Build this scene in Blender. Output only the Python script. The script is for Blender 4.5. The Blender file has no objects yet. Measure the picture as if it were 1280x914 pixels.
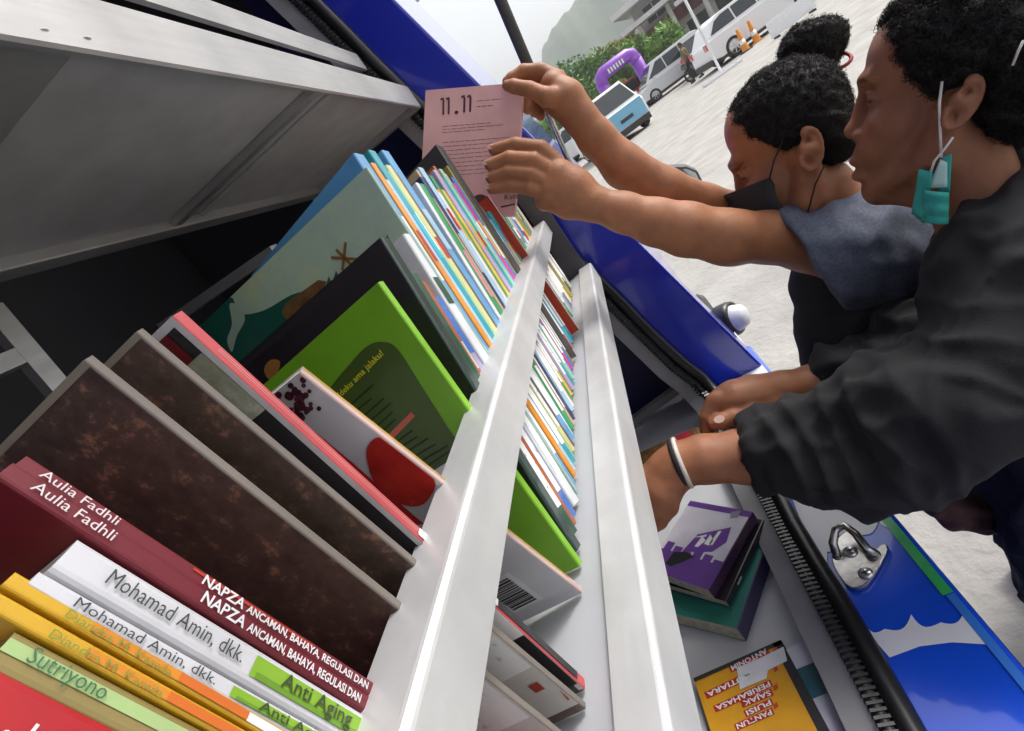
import bpy, bmesh, math, random
import numpy as np
from mathutils import Vector, Matrix
random.seed(7); RNG = np.random.default_rng(7)
SC = bpy.context.scene; COL = SC.collection
# ------------------------------------------------------------------ camera
CAMH = 1.5
F_, CX_, CY_ = 650.0, 640.0, 457.0          # focal length in photo pixels, photo centre
_v = np.array([710. - CX_, 165. - CY_]); _roll = math.radians(37)
_up = np.array([-math.sin(_roll), -math.cos(_roll)])
_Y = np.array([_v[0], _v[1], F_]); _Y /= np.linalg.norm(_Y)
_D = np.array([-_up[0] * F_, -_up[1] * F_, _v @ _up]); _D -= (_D @ _Y) * _Y; _D /= np.linalg.norm(_D)
_X = np.cross(_D, _Y)
CAMP = np.array([0, 0, CAMH])
R_ = np.array([[_X[i], _Y[i], -_D[i]] for i in range(3)])   # rows: image right, image down, forward (world)
cam_d = bpy.data.cameras.new('camera'); cam = bpy.data.objects.new('camera', cam_d); COL.objects.link(cam)
cam_d.sensor_width = 36; cam_d.lens = F_ / 1280 * 36; cam_d.clip_start = .01; cam_d.clip_end = 3000
_m = Matrix.Identity(4)
for i in range(3):
    _m[i][0] = R_[0][i]; _m[i][1] = -R_[1][i]; _m[i][2] = -R_[2][i]; _m[i][3] = CAMP[i]
cam.matrix_world = _m; SC.camera = cam
# ------------------------------------------------------------------ sky, sun, exposure
SUN_EL, SUN_AZ = math.radians(52), math.radians(60)
w = bpy.data.worlds.new('World'); SC.world = w; w.use_nodes = True
nt = w.node_tree; bgn = nt.nodes['Background']
sky = nt.nodes.new('ShaderNodeTexSky'); sky.sky_type = 'NISHITA'; sky.sun_disc = False
sky.sun_elevation = SUN_EL; sky.sun_rotation = SUN_AZ; sky.dust_density = 6; sky.air_density = 1.2
hs = nt.nodes.new('ShaderNodeHueSaturation'); hs.inputs['Saturation'].default_value = .22
nt.links.new(sky.outputs[0], hs.inputs['Color']); nt.links.new(hs.outputs[0], bgn.inputs['Color'])
bgn.inputs['Strength'].default_value = .15
sd = bpy.data.lights.new('sun', 'SUN'); so = bpy.data.objects.new('sun', sd); COL.objects.link(so)
sd.energy = 1.2; sd.angle = math.radians(14); sd.color = (1, .965, .91)
_sd = Vector((math.sin(SUN_AZ) * math.cos(SUN_EL), math.cos(SUN_AZ) * math.cos(SUN_EL), math.sin(SUN_EL)))
so.rotation_euler = _sd.to_track_quat('Z', 'Y').to_euler()
vs = SC.view_settings; vs.view_transform = 'Standard'; vs.look = 'None'; vs.exposure = 0.75; vs.gamma = 1
try: vs.use_curve_mapping = False
except Exception: pass

# ------------------------------------------------------------------ photo pixel -> place
def ray(px, py):
    return ((px - CX_) / F_) * R_[0] + ((py - CY_) / F_) * R_[1] + R_[2]
def at(px, py, depth): return CAMP + ray(px, py) * depth
def at_z(px, py, z):
    r = ray(px, py); return CAMP + r * ((z - CAMH) / r[2])
def at_y(px, py, y):
    r = ray(px, py); return CAMP + r * (y / r[1])
def at_x(px, py, x):
    r = ray(px, py); return CAMP + r * (x / r[0])
def V(*a): return np.array(a, float)
def rel(x, y, z): return np.array([x, y, z + CAMH], float)      # place given from the camera
def unit(v): v = np.asarray(v, float); return v / np.linalg.norm(v)

# ------------------------------------------------------------------ materials
def nodes_of(m): return m.node_tree.nodes, m.node_tree.links
def mat(name, col, rough=.6, metal=0., var=0., vscale=8., bump=0., bscale=60., coat=0., spec=.5, sss=0., attr=None, col2=None, detail=6., emit=None, trans=0., coord='Object', bdist=.002):
    m = bpy.data.materials.new(name); m.use_nodes = True; N, L = nodes_of(m); b = N['Principled BSDF']
    b.inputs['Roughness'].default_value = rough; b.inputs['Metallic'].default_value = metal
    b.inputs['Specular IOR Level'].default_value = spec
    c = tuple(col) + (1,)
    b.inputs['Base Color'].default_value = c
    if coat: b.inputs['Coat Weight'].default_value = coat; b.inputs['Coat Roughness'].default_value = .06
    if trans: b.inputs['Transmission Weight'].default_value = trans
    if sss:
        b.inputs['Subsurface Weight'].default_value = sss; b.inputs['Subsurface Radius'].default_value = (.012, .005, .003); b.inputs['Subsurface Scale'].default_value = .6
    tc = N.new('ShaderNodeTexCoord'); src = tc.outputs[coord]
    if attr:
        a = N.new('ShaderNodeAttribute'); a.attribute_name = attr; base = a.outputs['Color']
    else: base = None
    if var or col2 is not None:
        n = N.new('ShaderNodeTexNoise'); n.inputs['Scale'].default_value = vscale; n.inputs['Detail'].default_value = detail
        L.new(src, n.inputs['Vector'])
        mx = N.new('ShaderNodeMix'); mx.data_type = 'RGBA'
        if col2 is not None:
            rp = N.new('ShaderNodeValToRGB'); rp.color_ramp.elements[0].position = .38; rp.color_ramp.elements[1].position = .62
            L.new(n.outputs['Fac'], rp.inputs[0]); L.new(rp.outputs[0], mx.inputs['Factor'])
            mx.inputs['A'].default_value = c; mx.inputs['B'].default_value = tuple(col2) + (1,)
        else:
            mx.blend_type = 'MULTIPLY'; mx.inputs['Factor'].default_value = 1
            rp = N.new('ShaderNodeMapRange'); rp.inputs['From Min'].default_value = .3; rp.inputs['From Max'].default_value = .7
            rp.inputs['To Min'].default_value = 1 - var; rp.inputs['To Max'].default_value = 1 + var * .6
            L.new(n.outputs['Fac'], rp.inputs['Value'])
            cb = N.new('ShaderNodeCombineColor')
            for k in range(3): L.new(rp.outputs[0], cb.inputs[k])
            if base is None: mx.inputs['A'].default_value = c
            else: L.new(base, mx.inputs['A'])
            L.new(cb.outputs[0], mx.inputs['B'])
        base = mx.outputs['Result']
    if base is not None: L.new(base, b.inputs['Base Color'])
    if bump:
        n2 = N.new('ShaderNodeTexNoise'); n2.inputs['Scale'].default_value = bscale; n2.inputs['Detail'].default_value = 5
        L.new(src, n2.inputs['Vector']); bp = N.new('ShaderNodeBump'); bp.inputs['Strength'].default_value = bump; bp.inputs['Distance'].default_value = bdist
        L.new(n2.outputs['Fac'], bp.inputs['Height']); L.new(bp.outputs[0], b.inputs['Normal'])
    if emit: b.inputs['Emission Color'].default_value = tuple(emit) + (1,); b.inputs['Emission Strength'].default_value = 1
    return m
MC = {}
def cm(col, rough=.5, coat=0., var=.2):                 # cached plain printed colour
    k = (tuple(round(c, 3) for c in col), rough, coat)
    if k not in MC: MC[k] = mat('print_colour', col, rough, var=var, vscale=14, coat=coat, bump=.05, bscale=180)
    return MC[k]

# ------------------------------------------------------------------ mesh helpers
def link(o, parent=None):
    COL.objects.link(o)
    if parent is not None: o.parent = parent
    return o
def mesh_obj(name, verts, faces, m=None, parent=None, smooth=False):
    me = bpy.data.meshes.new(name); me.from_pydata([tuple(map(float, v)) for v in verts], [], faces); me.update()
    if m is not None:
        for mm in (m if isinstance(m, (list, tuple)) else [m]): me.materials.append(mm)
    if smooth: me.polygons.foreach_set('use_smooth', [True] * len(me.polygons))
    return link(bpy.data.objects.new(name, me), parent)
def empty(name, loc=(0, 0, 0)):
    o = bpy.data.objects.new(name, None); o.location = tuple(map(float, loc)); o.empty_display_size = .02; return link(o)
def tag(o, label=None, cat=None, group=None, kind=None):
    if label: o['label'] = label
    if cat: o['category'] = cat
    if group: o['group'] = group
    if kind: o['kind'] = kind
    return o
def keep(o, parent):                                     # parent while keeping world placement (parent only translated)
    o.parent = parent; o.matrix_parent_inverse = Matrix.Translation(-Vector(parent.location)); return o
class MB:
    def __init__(s): s.v = []; s.f = []; s.mi = []; s.cur = 0
    def add(s, vs_, fs):
        o = len(s.v); s.v += [tuple(map(float, p)) for p in vs_]; s.f += [tuple(i + o for i in q) for q in fs]; s.mi += [s.cur] * len(fs); return s
    def hexa(s, p): return s.add(p, [(0, 3, 2, 1), (4, 5, 6, 7), (0, 1, 5, 4), (1, 2, 6, 5), (2, 3, 7, 6), (3, 0, 4, 7)])
    def box(s, lo, hi):
        x0, y0, z0 = lo; x1, y1, z1 = hi
        return s.hexa([(x0, y0, z0), (x1, y0, z0), (x1, y1, z0), (x0, y1, z0), (x0, y0, z1), (x1, y0, z1), (x1, y1, z1), (x0, y1, z1)])
    def obox(s, c, ax, ay, az, hx, hy, hz):
        c, ax, ay, az = map(np.asarray, (c, ax, ay, az)); P = []
        for sz in (-1, 1):
            for sx, sy in ((-1, -1), (1, -1), (1, 1), (-1, 1)): P.append(c + sx * hx * ax + sy * hy * ay + sz * hz * az)
        return s.hexa(P)
    def bar(s, a, b, w_, h_, upv=(0, 0, 1)):
        a = np.asarray(a, float); b = np.asarray(b, float); t = unit(b - a); u = np.asarray(upv, float); u = unit(u - u @ t * t); sd_ = np.cross(t, u)
        return s.obox((a + b) / 2, t, sd_, u, np.linalg.norm(b - a) / 2, w_ / 2, h_ / 2)
    def tube(s, pts, r, n=10, cap=True):
        pts = [np.asarray(p, float) for p in pts]; k = len(pts); rs = r if hasattr(r, '__len__') else [r] * k
        t0 = unit(pts[1] - pts[0]); u = unit(np.cross(t0, (0.31, .17, .93))); V_ = []
        for i in range(k):
            t = unit(pts[min(i + 1, k - 1)] - pts[max(i - 1, 0)]); u = unit(u - u @ t * t); b = np.cross(t, u)
            for j in range(n):
                a = 2 * math.pi * j / n; V_.append(pts[i] + rs[i] * (math.cos(a) * u + math.sin(a) * b))
        Fc = [(i * n + j, i * n + (j + 1) % n, (i + 1) * n + (j + 1) % n, (i + 1) * n + j) for i in range(k - 1) for j in range(n)]
        if cap: Fc += [tuple(range(n))[::-1], tuple((k - 1) * n + j for j in range(n))]
        return s.add(V_, Fc)
    def prism(s, poly, a, b):                            # poly: list of 3D points, swept by vector b-a
        d = np.asarray(b, float) - np.asarray(a, float); P = [np.asarray(p, float) for p in poly]; n = len(P)
        return s.add(P + [p + d for p in P], [tuple(range(n))[::-1], tuple(range(n, 2 * n))] + [(i, (i + 1) % n, n + (i + 1) % n, n + i) for i in range(n)])
    def lathe(s, prof, c, ax, n=20):                     # prof: (r, h) list about axis ax from c
        ax = unit(ax); u = unit(np.cross(ax, (.3, .9, .2))); b = np.cross(ax, u); V_ = []
        for r, h in prof:
            for j in range(n):
                a = 2 * math.pi * j / n; V_.append(np.asarray(c) + ax * h + r * (math.cos(a) * u + math.sin(a) * b))
        k = len(prof)
        return s.add(V_, [(i * n + j, i * n + (j + 1) % n, (i + 1) * n + (j + 1) % n, (i + 1) * n + j) for i in range(k - 1) for j in range(n)])
    def build(s, name, m=None, parent=None, smooth=False, bevel=0., fix=True):
        o = mesh_obj(name, s.v, s.f, m, None, smooth)
        o.data.polygons.foreach_set('material_index', s.mi)
        if fix or bevel:
            bm = bmesh.new(); bm.from_mesh(o.data)
            if bevel: bmesh.ops.remove_doubles(bm, verts=bm.verts, dist=1e-6)
            bmesh.ops.recalc_face_normals(bm, faces=bm.faces)
            if bevel: bmesh.ops.bevel(bm, geom=[e for e in bm.edges if e.calc_face_angle(0) > .6], offset=bevel, segments=2, affect='EDGES', profile=.6)
            bm.to_mesh(o.data); bm.free()
        if parent is not None: keep(o, parent)
        return o
FONTS = {}
def text_mesh(txt, length, frame, m, parent, height=None, bold=0., name='lettering', shear=0.):
    """lettering laid on a surface: frame = (origin, reading direction, letter-up direction)"""
    cu = bpy.data.curves.new(name, 'FONT'); cu.body = txt; cu.size = 1; cu.offset = bold; cu.resolution_u = 2; cu.shear = shear
    ob = bpy.data.objects.new(name, cu); me = bpy.data.meshes.new_from_object(ob); bpy.data.objects.remove(ob); bpy.data.curves.remove(cu)
    n = len(me.vertices); co = np.empty(n * 3); me.vertices.foreach_get('co', co); co = co.reshape(-1, 3)
    if n == 0: return None
    x0, x1 = co[:, 0].min(), co[:, 0].max(); sx = length / (x1 - x0); sy = sx if height is None else height / .7
    o, rx, uy = frame; nn = np.cross(unit(rx), unit(uy))
    W_ = np.asarray(o) + np.outer((co[:, 0] - x0) * sx, unit(rx)) + np.outer(co[:, 1] * sy, unit(uy)) + nn * .0003
    me.vertices.foreach_set('co', W_.ravel()); me.update(); me.materials.clear(); me.materials.append(m); me.name = name
    o_ = link(bpy.data.objects.new(name, me))
    if parent is not None: keep(o_, parent)
    return o_
# ================================================================== ground (more of the setting follows)
M_ground = mat('pale_concrete', (.36, .345, .32), .85, var=.22, vscale=2.2, bump=.6, bscale=22, detail=12, bdist=.02)
g = mesh_obj('ground', [(-900, -900, 0), (900, -900, 0), (900, 1500, 0), (-900, 1500, 0)], [(0, 1, 2, 3)], M_ground); tag(g, kind='structure')
# ================================================================== mobile library van
M_blue = mat('van_blue_paint', (.012, .026, .46), .26, coat=.9, var=.06, vscale=5)
M_sill = mat('sky_lit_blue_sticker', (.008, .085, .72), .24, coat=.9, var=.08, vscale=6)  # sticker blue, raised to hold the sky reflected in the sill
M_navy = mat('van_navy_inside', (.010, .011, .085), .45, var=.25, vscale=10, bump=.1, bscale=40)
M_black = mat('matt_black', (.005, .005, .006), .8, var=.3, vscale=9, bump=.15, bscale=60)
M_rub = mat('black_rubber', (.012, .012, .013), .33, bump=.12, bscale=90)
M_rub2 = mat('ribbed_rubber', (.03, .03, .032), .26)
M_flange = mat('grey_flange_paint', (.33, .33, .34), .4, var=.15, vscale=12, bump=.08, bscale=40)
M_white = mat('white_panel', (.50, .51, .53), .38, var=.10, vscale=7, bump=.05, bscale=30)
M_alu = mat('brushed_aluminium', (.64, .64, .63), .36, metal=.35, var=.14, vscale=16, bump=.06, bscale=120)
def streaks(m, sc=(90, 1.2, 90), lo=.26, hi=.5):
    N, L = nodes_of(m); b = N['Principled BSDF']; tc = N.new('ShaderNodeTexCoord'); mp = N.new('ShaderNodeMapping'); mp.inputs['Scale'].default_value = sc
    n = N.new('ShaderNodeTexNoise'); n.inputs['Scale'].default_value = 3; n.inputs['Detail'].default_value = 8; r = N.new('ShaderNodeMapRange'); r.inputs['From Min'].default_value = .35; r.inputs['From Max'].default_value = .65; r.inputs['To Min'].default_value = lo; r.inputs['To Max'].default_value = hi
    L.new(tc.outputs['Object'], mp.inputs[0]); L.new(mp.outputs[0], n.inputs['Vector']); L.new(n.outputs['Fac'], r.inputs['Value']); L.new(r.outputs[0], b.inputs['Roughness'])
streaks(M_alu, (70, 4, 70), .31, .42)
M_alu2 = mat('dull_aluminium', (.43, .42, .41), .42, metal=.55, var=.16, vscale=10, bump=.08, bscale=80)
streaks(M_alu2, (70, 4, 70), lo=.38, hi=.52)
M_panel = mat('grey_shelf_panel', (.43, .42, .42), .55, var=.14, vscale=22, bump=.12, bscale=160)
M_steel = mat('worn_steel', (.55, .53, .50), .26, metal=1, var=.2, vscale=60, bump=.1, bscale=120)
M_dgrey = mat('dark_grey_metal', (.07, .07, .075), .45, var=.2, vscale=20, bump=.08, bscale=80)
M_whited = mat('white_sticker', (.80, .81, .84), .3, coat=.7, var=.05)
M_greens = mat('green_tape', (.04, .50, .13), .35, coat=.4, var=.35, vscale=30)
M_skyb = mat('pale_blue_sticker', (.05, .22, .75), .3, coat=.5, var=.1)
Y0 = 1.15; ZS = -.675
van = empty('mobile_library_van', rel(-.3, .5, -1.5))
tag(van, 'shiny blue mobile library van with its side hatch open on the book rack', 'van')
def B(name, m, **k):
    def _b(mb): return mb.build(name, m, van, **k)
    return _b
def jx(z, off=0.): return -.03 - (z + .675) * .2094 + off       # leaning line of the far jamb (inner edge)
def jxo(z): return .080 - (z + .60) * .2250
# shell
mb = MB(); mb.box(rel(-.98, -1.0, -.735), rel(-.045, Y0 + .14, -.715)); mb.build('floor_panel', M_white, van)
mb = MB(); mb.box(rel(-1.0, -1.0, -.735), rel(-.98, Y0 + .14, 1.02)); mb.build('back_wall', M_black, van)
mb = MB(); mb.prism([rel(-.98, Y0 + .14, -.735), rel(jx(-.735, -.005), Y0 + .14, -.735), rel(jx(1.0, -.005), Y0 + .14, 1.0), rel(-.98, Y0 + .14, 1.0)], (0, 0, 0), (0, .02, 0)); mb.build('end_wall', M_navy, van)
mb = MB(); mb.prism([rel(-.98, -.42, -.735), rel(jx(-.735), -.42, -.735), rel(jx(1.0), -.42, 1.0), rel(-.98, -.42, 1.0)], (0, 0, 0), (0, .02, 0)); mb.build('end_wall', M_navy, van)  # near end wall, unseen, set close to shade the nearest books
mb = MB(); mb.prism([rel(jx(-.70), -.42, -.70), rel(jxo(-.70), -.42, -.70), rel(jxo(1.02), -.42, 1.02), rel(jx(1.02), -.42, 1.02)], (0, 0, 0), (0, -.6, 0)); mb.build('pillar', M_blue, van)  # near pillar, unseen, added to block light from behind the camera
mb = MB(); mb.box(rel(-1.0, -1.0, 1.02), rel(-.30, Y0 + 2.2, 1.05)); mb.build('roof', M_blue, van)
mb = MB(); mb.prism([rel(-.33, -.95, 1.06), rel(.62, -.95, 1.32), rel(.62, -.95, 1.35), rel(-.33, -.95, 1.09)], (0, 0, 0), (0, 2.1, 0)); mb.build('hatch_lid', M_blue, van)
mb = MB(); mb.prism([rel(-.975, Y0 + .128, -.71), rel(-.43, Y0 + .128, -.71), rel(-.43, Y0 + .128, .98), rel(-.975, Y0 + .128, .98)], (0, 0, 0), (0, .008, 0)); mb.build('end_black_sheet', M_black, van)  # black sheet added over the inner part of the navy end wall
# far jamb: blue leaning pillar with real depth
mb = MB(); a = [rel(jx(-.70), Y0, -.70), rel(jxo(-.70), Y0, -.70), rel(jxo(1.02), Y0, 1.02), rel(jx(1.02), Y0, 1.02)]
mb.prism(a, (0, 0, 0), (0, .13, 0)); mb.build('pillar', M_blue, van, bevel=.006)
# cab body ahead of the pillar
mb = MB(); a = [rel(-1.0, Y0 + .16, -1.1), rel(.07, Y0 + .16, -1.1), rel(jxo(-.6) - .02, Y0 + .16, -.6), rel(jxo(1.0) - .02, Y0 + .16, 1.0), rel(-1.0, Y0 + .16, 1.0)]
mb.prism(a, (0, 0, 0), (0, 1.6, 0)); mb.build('cab_body', M_blue, van, bevel=.01)
# sill and lower side
mb = MB()
prof = [(-.008, -.70), (-.008, ZS), (.098, ZS), (.103, ZS - .002), (.105, ZS - .008), (.106, ZS - .04), (.114, ZS - .10), (.118, -1.15), (-.05, -1.15), (-.05, -.70)]
mb.prism([rel(x, -1.0, z) for x, z in prof], (0, 0, 0), (0, Y0 + .12 + 1.0, 0)); mb.build('sill', M_sill, van)
def wheel(y):
    m_ = MB(); m_.lathe([(.0, .01), (.17, .01), (.19, .03), (.285, .03), (.30, .05), (.30, .15), (.28, .17), (.0, .17)], rel(-.04, y, -1.2), (1, 0, 0), 28); m_.build('wheel', M_rub, van, smooth=False)
wheel(-.55); wheel(2.3)
# stickers on the sill
def decal(name, px, m, z, par=van):
    P = [at_z(x, y, CAMH + z) for x, y in px]; P = [V(min(max(q[0], -.006), .0965), q[1], q[2]) for q in P]; c = mesh_obj(name, P, [tuple(range(len(P)))], m); keep(c, par)
    bm = bmesh.new(); bm.from_mesh(c.data); bmesh.ops.triangulate(bm, faces=bm.faces); bmesh.ops.recalc_face_normals(bm, faces=bm.faces)
    for f in bm.faces:
        if f.normal.z < 0: f.normal_flip()
    bm.to_mesh(c.data); bm.free(); return c
def smooth_poly(pts, n=6, bulge=0.):
    pts = [np.array(p, float) for p in pts]; out = []; k = len(pts)
    for i in range(k):
        p0, p1, p2, p3 = pts[i - 1], pts[i], pts[(i + 1) % k], pts[(i + 2) % k]
        for j in range(n):
            t = j / n; out.append(.5 * ((2 * p1) + (p2 - p0) * t + (2 * p0 - 5 * p1 + 4 * p2 - p3) * t * t + (3 * p1 - p0 - 3 * p2 + p3) * t ** 3))
    return [tuple(p) for p in out]
def scallop(pts, h, n=7):                                 # polyline replaced by round bulges on its left side
    out = []
    for i in range(len(pts) - 1):
        a, b = np.array(pts[i], float), np.array(pts[i + 1], float); d = b - a; nn = np.array([d[1], -d[0]])
        for j in range(n):
            t = j / n; out.append(tuple(a + d * t + nn * h * math.sin(math.pi * t)))
    out.append(tuple(pts[-1])); return out
zc = ZS + .0012
decal('cloud_sticker', [(921, 412), (942, 432), (1003, 500), (1000, 560), (960, 560), (935, 500), (926, 465)], M_whited, zc)
decal('cloud_sticker', [(985, 610)] + [(1060, 600), (1098, 632)] + scallop([(1122, 655), (1098, 652), (1072, 668), (1060, 664), (1034, 690), (1016, 716)][::-1], -.25)[::-1] + [(1004, 690), (992, 650)], M_whited, zc)  # part sticker, part painted-in pale reflection on the glossy sill
decal('cloud_sticker', scallop([(1082, 782), (1106, 786), (1139, 768), (1176, 778), (1206, 762), (1219, 742)], -.28) + [(1250, 772), (1290, 815), (1286, 826), (1240, 806), (1190, 803), (1150, 808), (1112, 822), (1098, 806)], M_whited, zc)
def edge_px(x): return 620 + (x - 1110) * 1.095
def strip(name, x0, x1, m, wd_=.012, dz=.0016):
    xs = np.linspace(x0, x1, 8); P = [(x, edge_px(x) ) for x in xs]
    a = [at_z(x, y, CAMH + ZS + dz) for x, y in P]
    vs_ = [V(.0985 - wd_, p[1], CAMH + ZS + dz) for p in a] + [V(.0985, p[1], CAMH + ZS + dz) for p in a]
    n = len(a); c = mesh_obj(name, vs_, [(i, n + i, n + i + 1, i + 1) for i in range(n - 1)], m); keep(c, van)
strip('green_tape', 1075, 1213, M_greens); strip('blue_tape', 1214, 1330, M_skyb, .009)
# rubber seal and gripping flange round the opening
zt = ZS + .012
path = [(-.017, y, zt) for y in np.linspace(-.41, Y0 - .10, 20)] + [(-.018, Y0 - .06, zt + .006), (-.024, Y0 - .035, zt + .022), (-.032, Y0 - .022, zt + .05)]
path += [(jx(z) + .002, Y0 - .016, z) for z in np.linspace(zt + .10, 1.0, 24)]
def wob(p, k): return rel(p[0] + .0016 * math.sin(k * 1.7 + .5), p[1], p[2] + .0014 * math.sin(k * 2.3))
mb = MB(); mb.tube([wob(p, i) for i, p in enumerate(path)], .0125, 12); mb.build('rubber_seal', M_rub, van, smooth=True)
def inward(i):
    p0 = np.array(path[max(i - 1, 0)]); p1 = np.array(path[min(i + 1, len(path) - 1)]); t = unit(p1 - p0); return t
def offs(p, o):
    p = np.array(p, float); k = min(max((p[2] - zt) / .12, 0), 1); return p + np.array([-o, -.002 * k, -.004 * (1 - k)])
mb = MB(); mb.tube([rel(*offs(p, .021)) for p in path], .0085, 10); mb.build('seal_grip', M_rub2, van, smooth=True)
mb = MB()
fine = []
for i in range(len(path) - 1):
    a, b = np.array(path[i]), np.array(path[i + 1]); n = max(1, int(np.linalg.norm(b - a) / .0075))
    fine += [(a + (b - a) * j / n, unit(b - a)) for j in range(n)]
for p, t in fine:
    q = rel(*offs(p, .021)); u = unit(np.cross(t, (0.2, .1, 1)) if abs(t[2]) < .9 else np.cross(t, (0, 1, 0))); b = np.cross(t, u)
    mb.obox(q, t, u, b, .0018, .0094, .0094)
tag(mb.build('seal_rib', M_rub2, van), kind='stuff')
mb = MB()
for i in range(len(path) - 1):
    a, b = offs(path[i], .030), offs(path[i + 1], .030); c, d = offs(path[i], .062), offs(path[i + 1], .062)
    for q in (c, d): q[2] -= .012 * (1 - min(max((q[2] - zt) / .12, 0), 1))
    e = np.array([0, .004, -.004]); mb.hexa([rel(*(x + y)) for y in (e * 0, e) for x in (a, b, d, c)])
mb.build('flange', M_flange, van)
# inside bracing seen past the shelf
mb = MB(); mb.bar(at_y(772, 540, Y0 + .10), at_y(880, 462, Y0 + .10), .02, .020, (0, 1, 0)); mb.build('brace', M_alu2, van)
mb = MB(); mb.bar(at_y(780, 536, Y0 + .09), at_y(905, 520, Y0 + .09), .02, .018, (0, 1, 0)); mb.build('brace', M_alu2, van)
for (p, q, r_) in [((400, 5), (560, 170), .045), ((335, -30), (520, 150), .03)]:
    mb = MB(); mb.bar(at_y(*p, Y0 + .05), at_y(*q, Y0 + .05), .02, r_, (0, 1, 0)); mb.build('hinge_channel', M_dgrey, van)
# gas strut from pillar to the raised hatch
p0 = at_y(712, 205, Y0 - .005); p1 = at_y(612, -32, Y0 - .02); d = unit(p1 - p0)
mb = MB(); mb.tube([p0, p0 + d * .23], .0055, 10); st = mb.build('gas_strut', M_steel, van, smooth=True)
mb = MB(); mb.tube([p0 + d * .19, p0 + d * .62], .011, 12); mb.build('strut_cylinder', M_dgrey, van, smooth=True)
# latch striker on the sill
c0 = at_z(1072, 702, CAMH + ZS)
lx, ly = unit(at_z(1110, 690, CAMH + ZS) - at_z(1045, 715, CAMH + ZS)), None
lx[2] = 0; lx = unit(lx); ly = V(-lx[1], lx[0], 0); lz = V(0, 0, 1)
pl = smooth_poly([(1042, 703), (1050, 722), (1064, 738), (1082, 737), (1098, 718), (1112, 690), (1106, 684), (1090, 692), (1070, 668), (1058, 669), (1046, 682)], 3)
P = [at_z(x, y, CAMH + ZS + .001) for x, y in pl]
mb = MB(); mb.prism(P, (0, 0, 0), (0, 0, .007)); la = mb.build('latch_plate', M_steel, van, bevel=.0015)
hp = [at_z(x, y, CAMH + ZS + .006) + V(0, 0, h) for x, y, h in [(1047, 697, 0), (1047, 688, .016), (1053, 677, .024), (1064, 671, .024), (1077, 680, .02), (1087, 693, .010), (1096, 694, .0)]]
mb = MB(); mb.tube(hp, [.0062, .006, .0055, .0055, .0055, .006, .0065], 10); mb.build('latch_loop', M_steel, van, smooth=True)
for sx, sy in ((1063, 690), (1082, 717)):
    s_ = at_z(sx, sy, CAMH + ZS + .008); mb = MB(); mb.lathe([(.009, 0), (.009, .0015), (.0065, .0035), (0, .0038)], s_, (0, 0, 1), 16)
    sc = mb.build('screw', mat('zinc_screw', (.7, .7, .72), .3, metal=1), van, smooth=True)
    for ang in (0, 1.57):
        mb = MB(); mb.obox(s_ + V(0, 0, .0037), V(math.cos(ang), math.sin(ang), 0), V(-math.sin(ang), math.cos(ang), 0), lz, .004, .0008, .0004)
        o = mb.build('screw_slot', M_black, van)
# wing mirror beyond the pillar and marker lamp on the flank
def at_my(px, py, y): return at_y(px, py, y)
my = 2.35
mp = [(826, 215), (838, 209), (858, 208), (872, 214), (880, 230), (878, 246), (860, 243), (842, 240)]
P = [at_y(x, y, my) for x, y in mp]; mb = MB(); mb.prism(P, (0, 0, 0), (.01, .08, 0)); mb.build('mirror_housing', M_dgrey, van, bevel=.006)
c = sum(P) / len(P); P2 = [c + (p - c) * .84 + V(0, -.0015, 0) for p in P]
mesh_ = mesh_obj('mirror_glass', P2, [tuple(range(len(P2)))], mat('mirror_glass', (.5, .56, .55), .06, metal=1)); keep(mesh_, van)
mb = MB(); mb.tube([c + V(0, .05, -.02), c + V(-.13, .1, -.08)], .018, 8); mb.build('mirror_arm', M_dgrey, van, smooth=True)
c = at_y(928, 392, 1.42)
mb = MB(); mb.lathe([(.0, .045), (.012, .046), (.030, .036), (.038, .012), (.04, 0), (.042, -.01)], c + V(-.03, 0, 0), (.85, -.5, .1), 20); mb.build('marker_lamp', mat('white_lamp_shell', (.62, .63, .64), .3, coat=.5), van, smooth=True)
mb = MB(); mb.lathe([(.040, .014), (.047, .012), (.050, 0), (.049, -.03), (.03, -.05)], c + V(-.03, .004, 0), (.85, -.5, .1), 20); mb.build('lamp_rim', M_rub, van, smooth=True)

# ================================================================== book rack
rack = empty('book_rack', rel(-.3, .35, -.715))
tag(rack, 'aluminium framed two tier book rack running the length of the van', 'book rack')
YE, YN = 1.1, -.35
def lrail(x, z, wt, hf, sign=-1, name='rail', m=M_alu, y1=YE, th=.0022, lip=.006):
    """angle section: top flange running back from (x,z), front flange down; rounded nose and a small returned lip"""
    r = .004; n = 4; out = [(x - wt, z), (x - r, z)]
    out += [(x - r + r * math.sin(a), z - r + r * math.cos(a)) for a in np.linspace(0, math.pi / 2, n + 1)[1:]]
    out += [(x, z - hf), (x - lip, z - hf), (x - lip, z - hf + th)]
    inn = [(x - th, z - hf + th), (x - th, z - r), (x - r, z - th), (x - wt + th, z - th), (x - wt + th, z - .008), (x - wt, z - .008)]
    poly = out + inn
    mb = MB(); mb.prism([rel(a, YN, b) for a, b in poly], (0, 0, 0), (0, y1 - YN, 0)); return mb.build(name, m, rack)
lrail(-.130, -.110, .028, .032, name='retaining_rail')
lrail(-.098, -.2376, .029, .041, name='shelf_edge_rail')
mb = MB(); mb.prism([rel(-.128, YN, -.2440), rel(-.128, YN, -.256), rel(-.46, YN, -.297), rel(-.46, YN, -.2848)], (0, 0, 0), (0, YE - YN, 0)); mb.build('shelf_panel', M_white, rack)
mb = MB(); mb.box(rel(-.478, YN, -.30), rel(-.461, YE, -.225)); mb.build('back_rail', M_alu2, rack)
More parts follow.
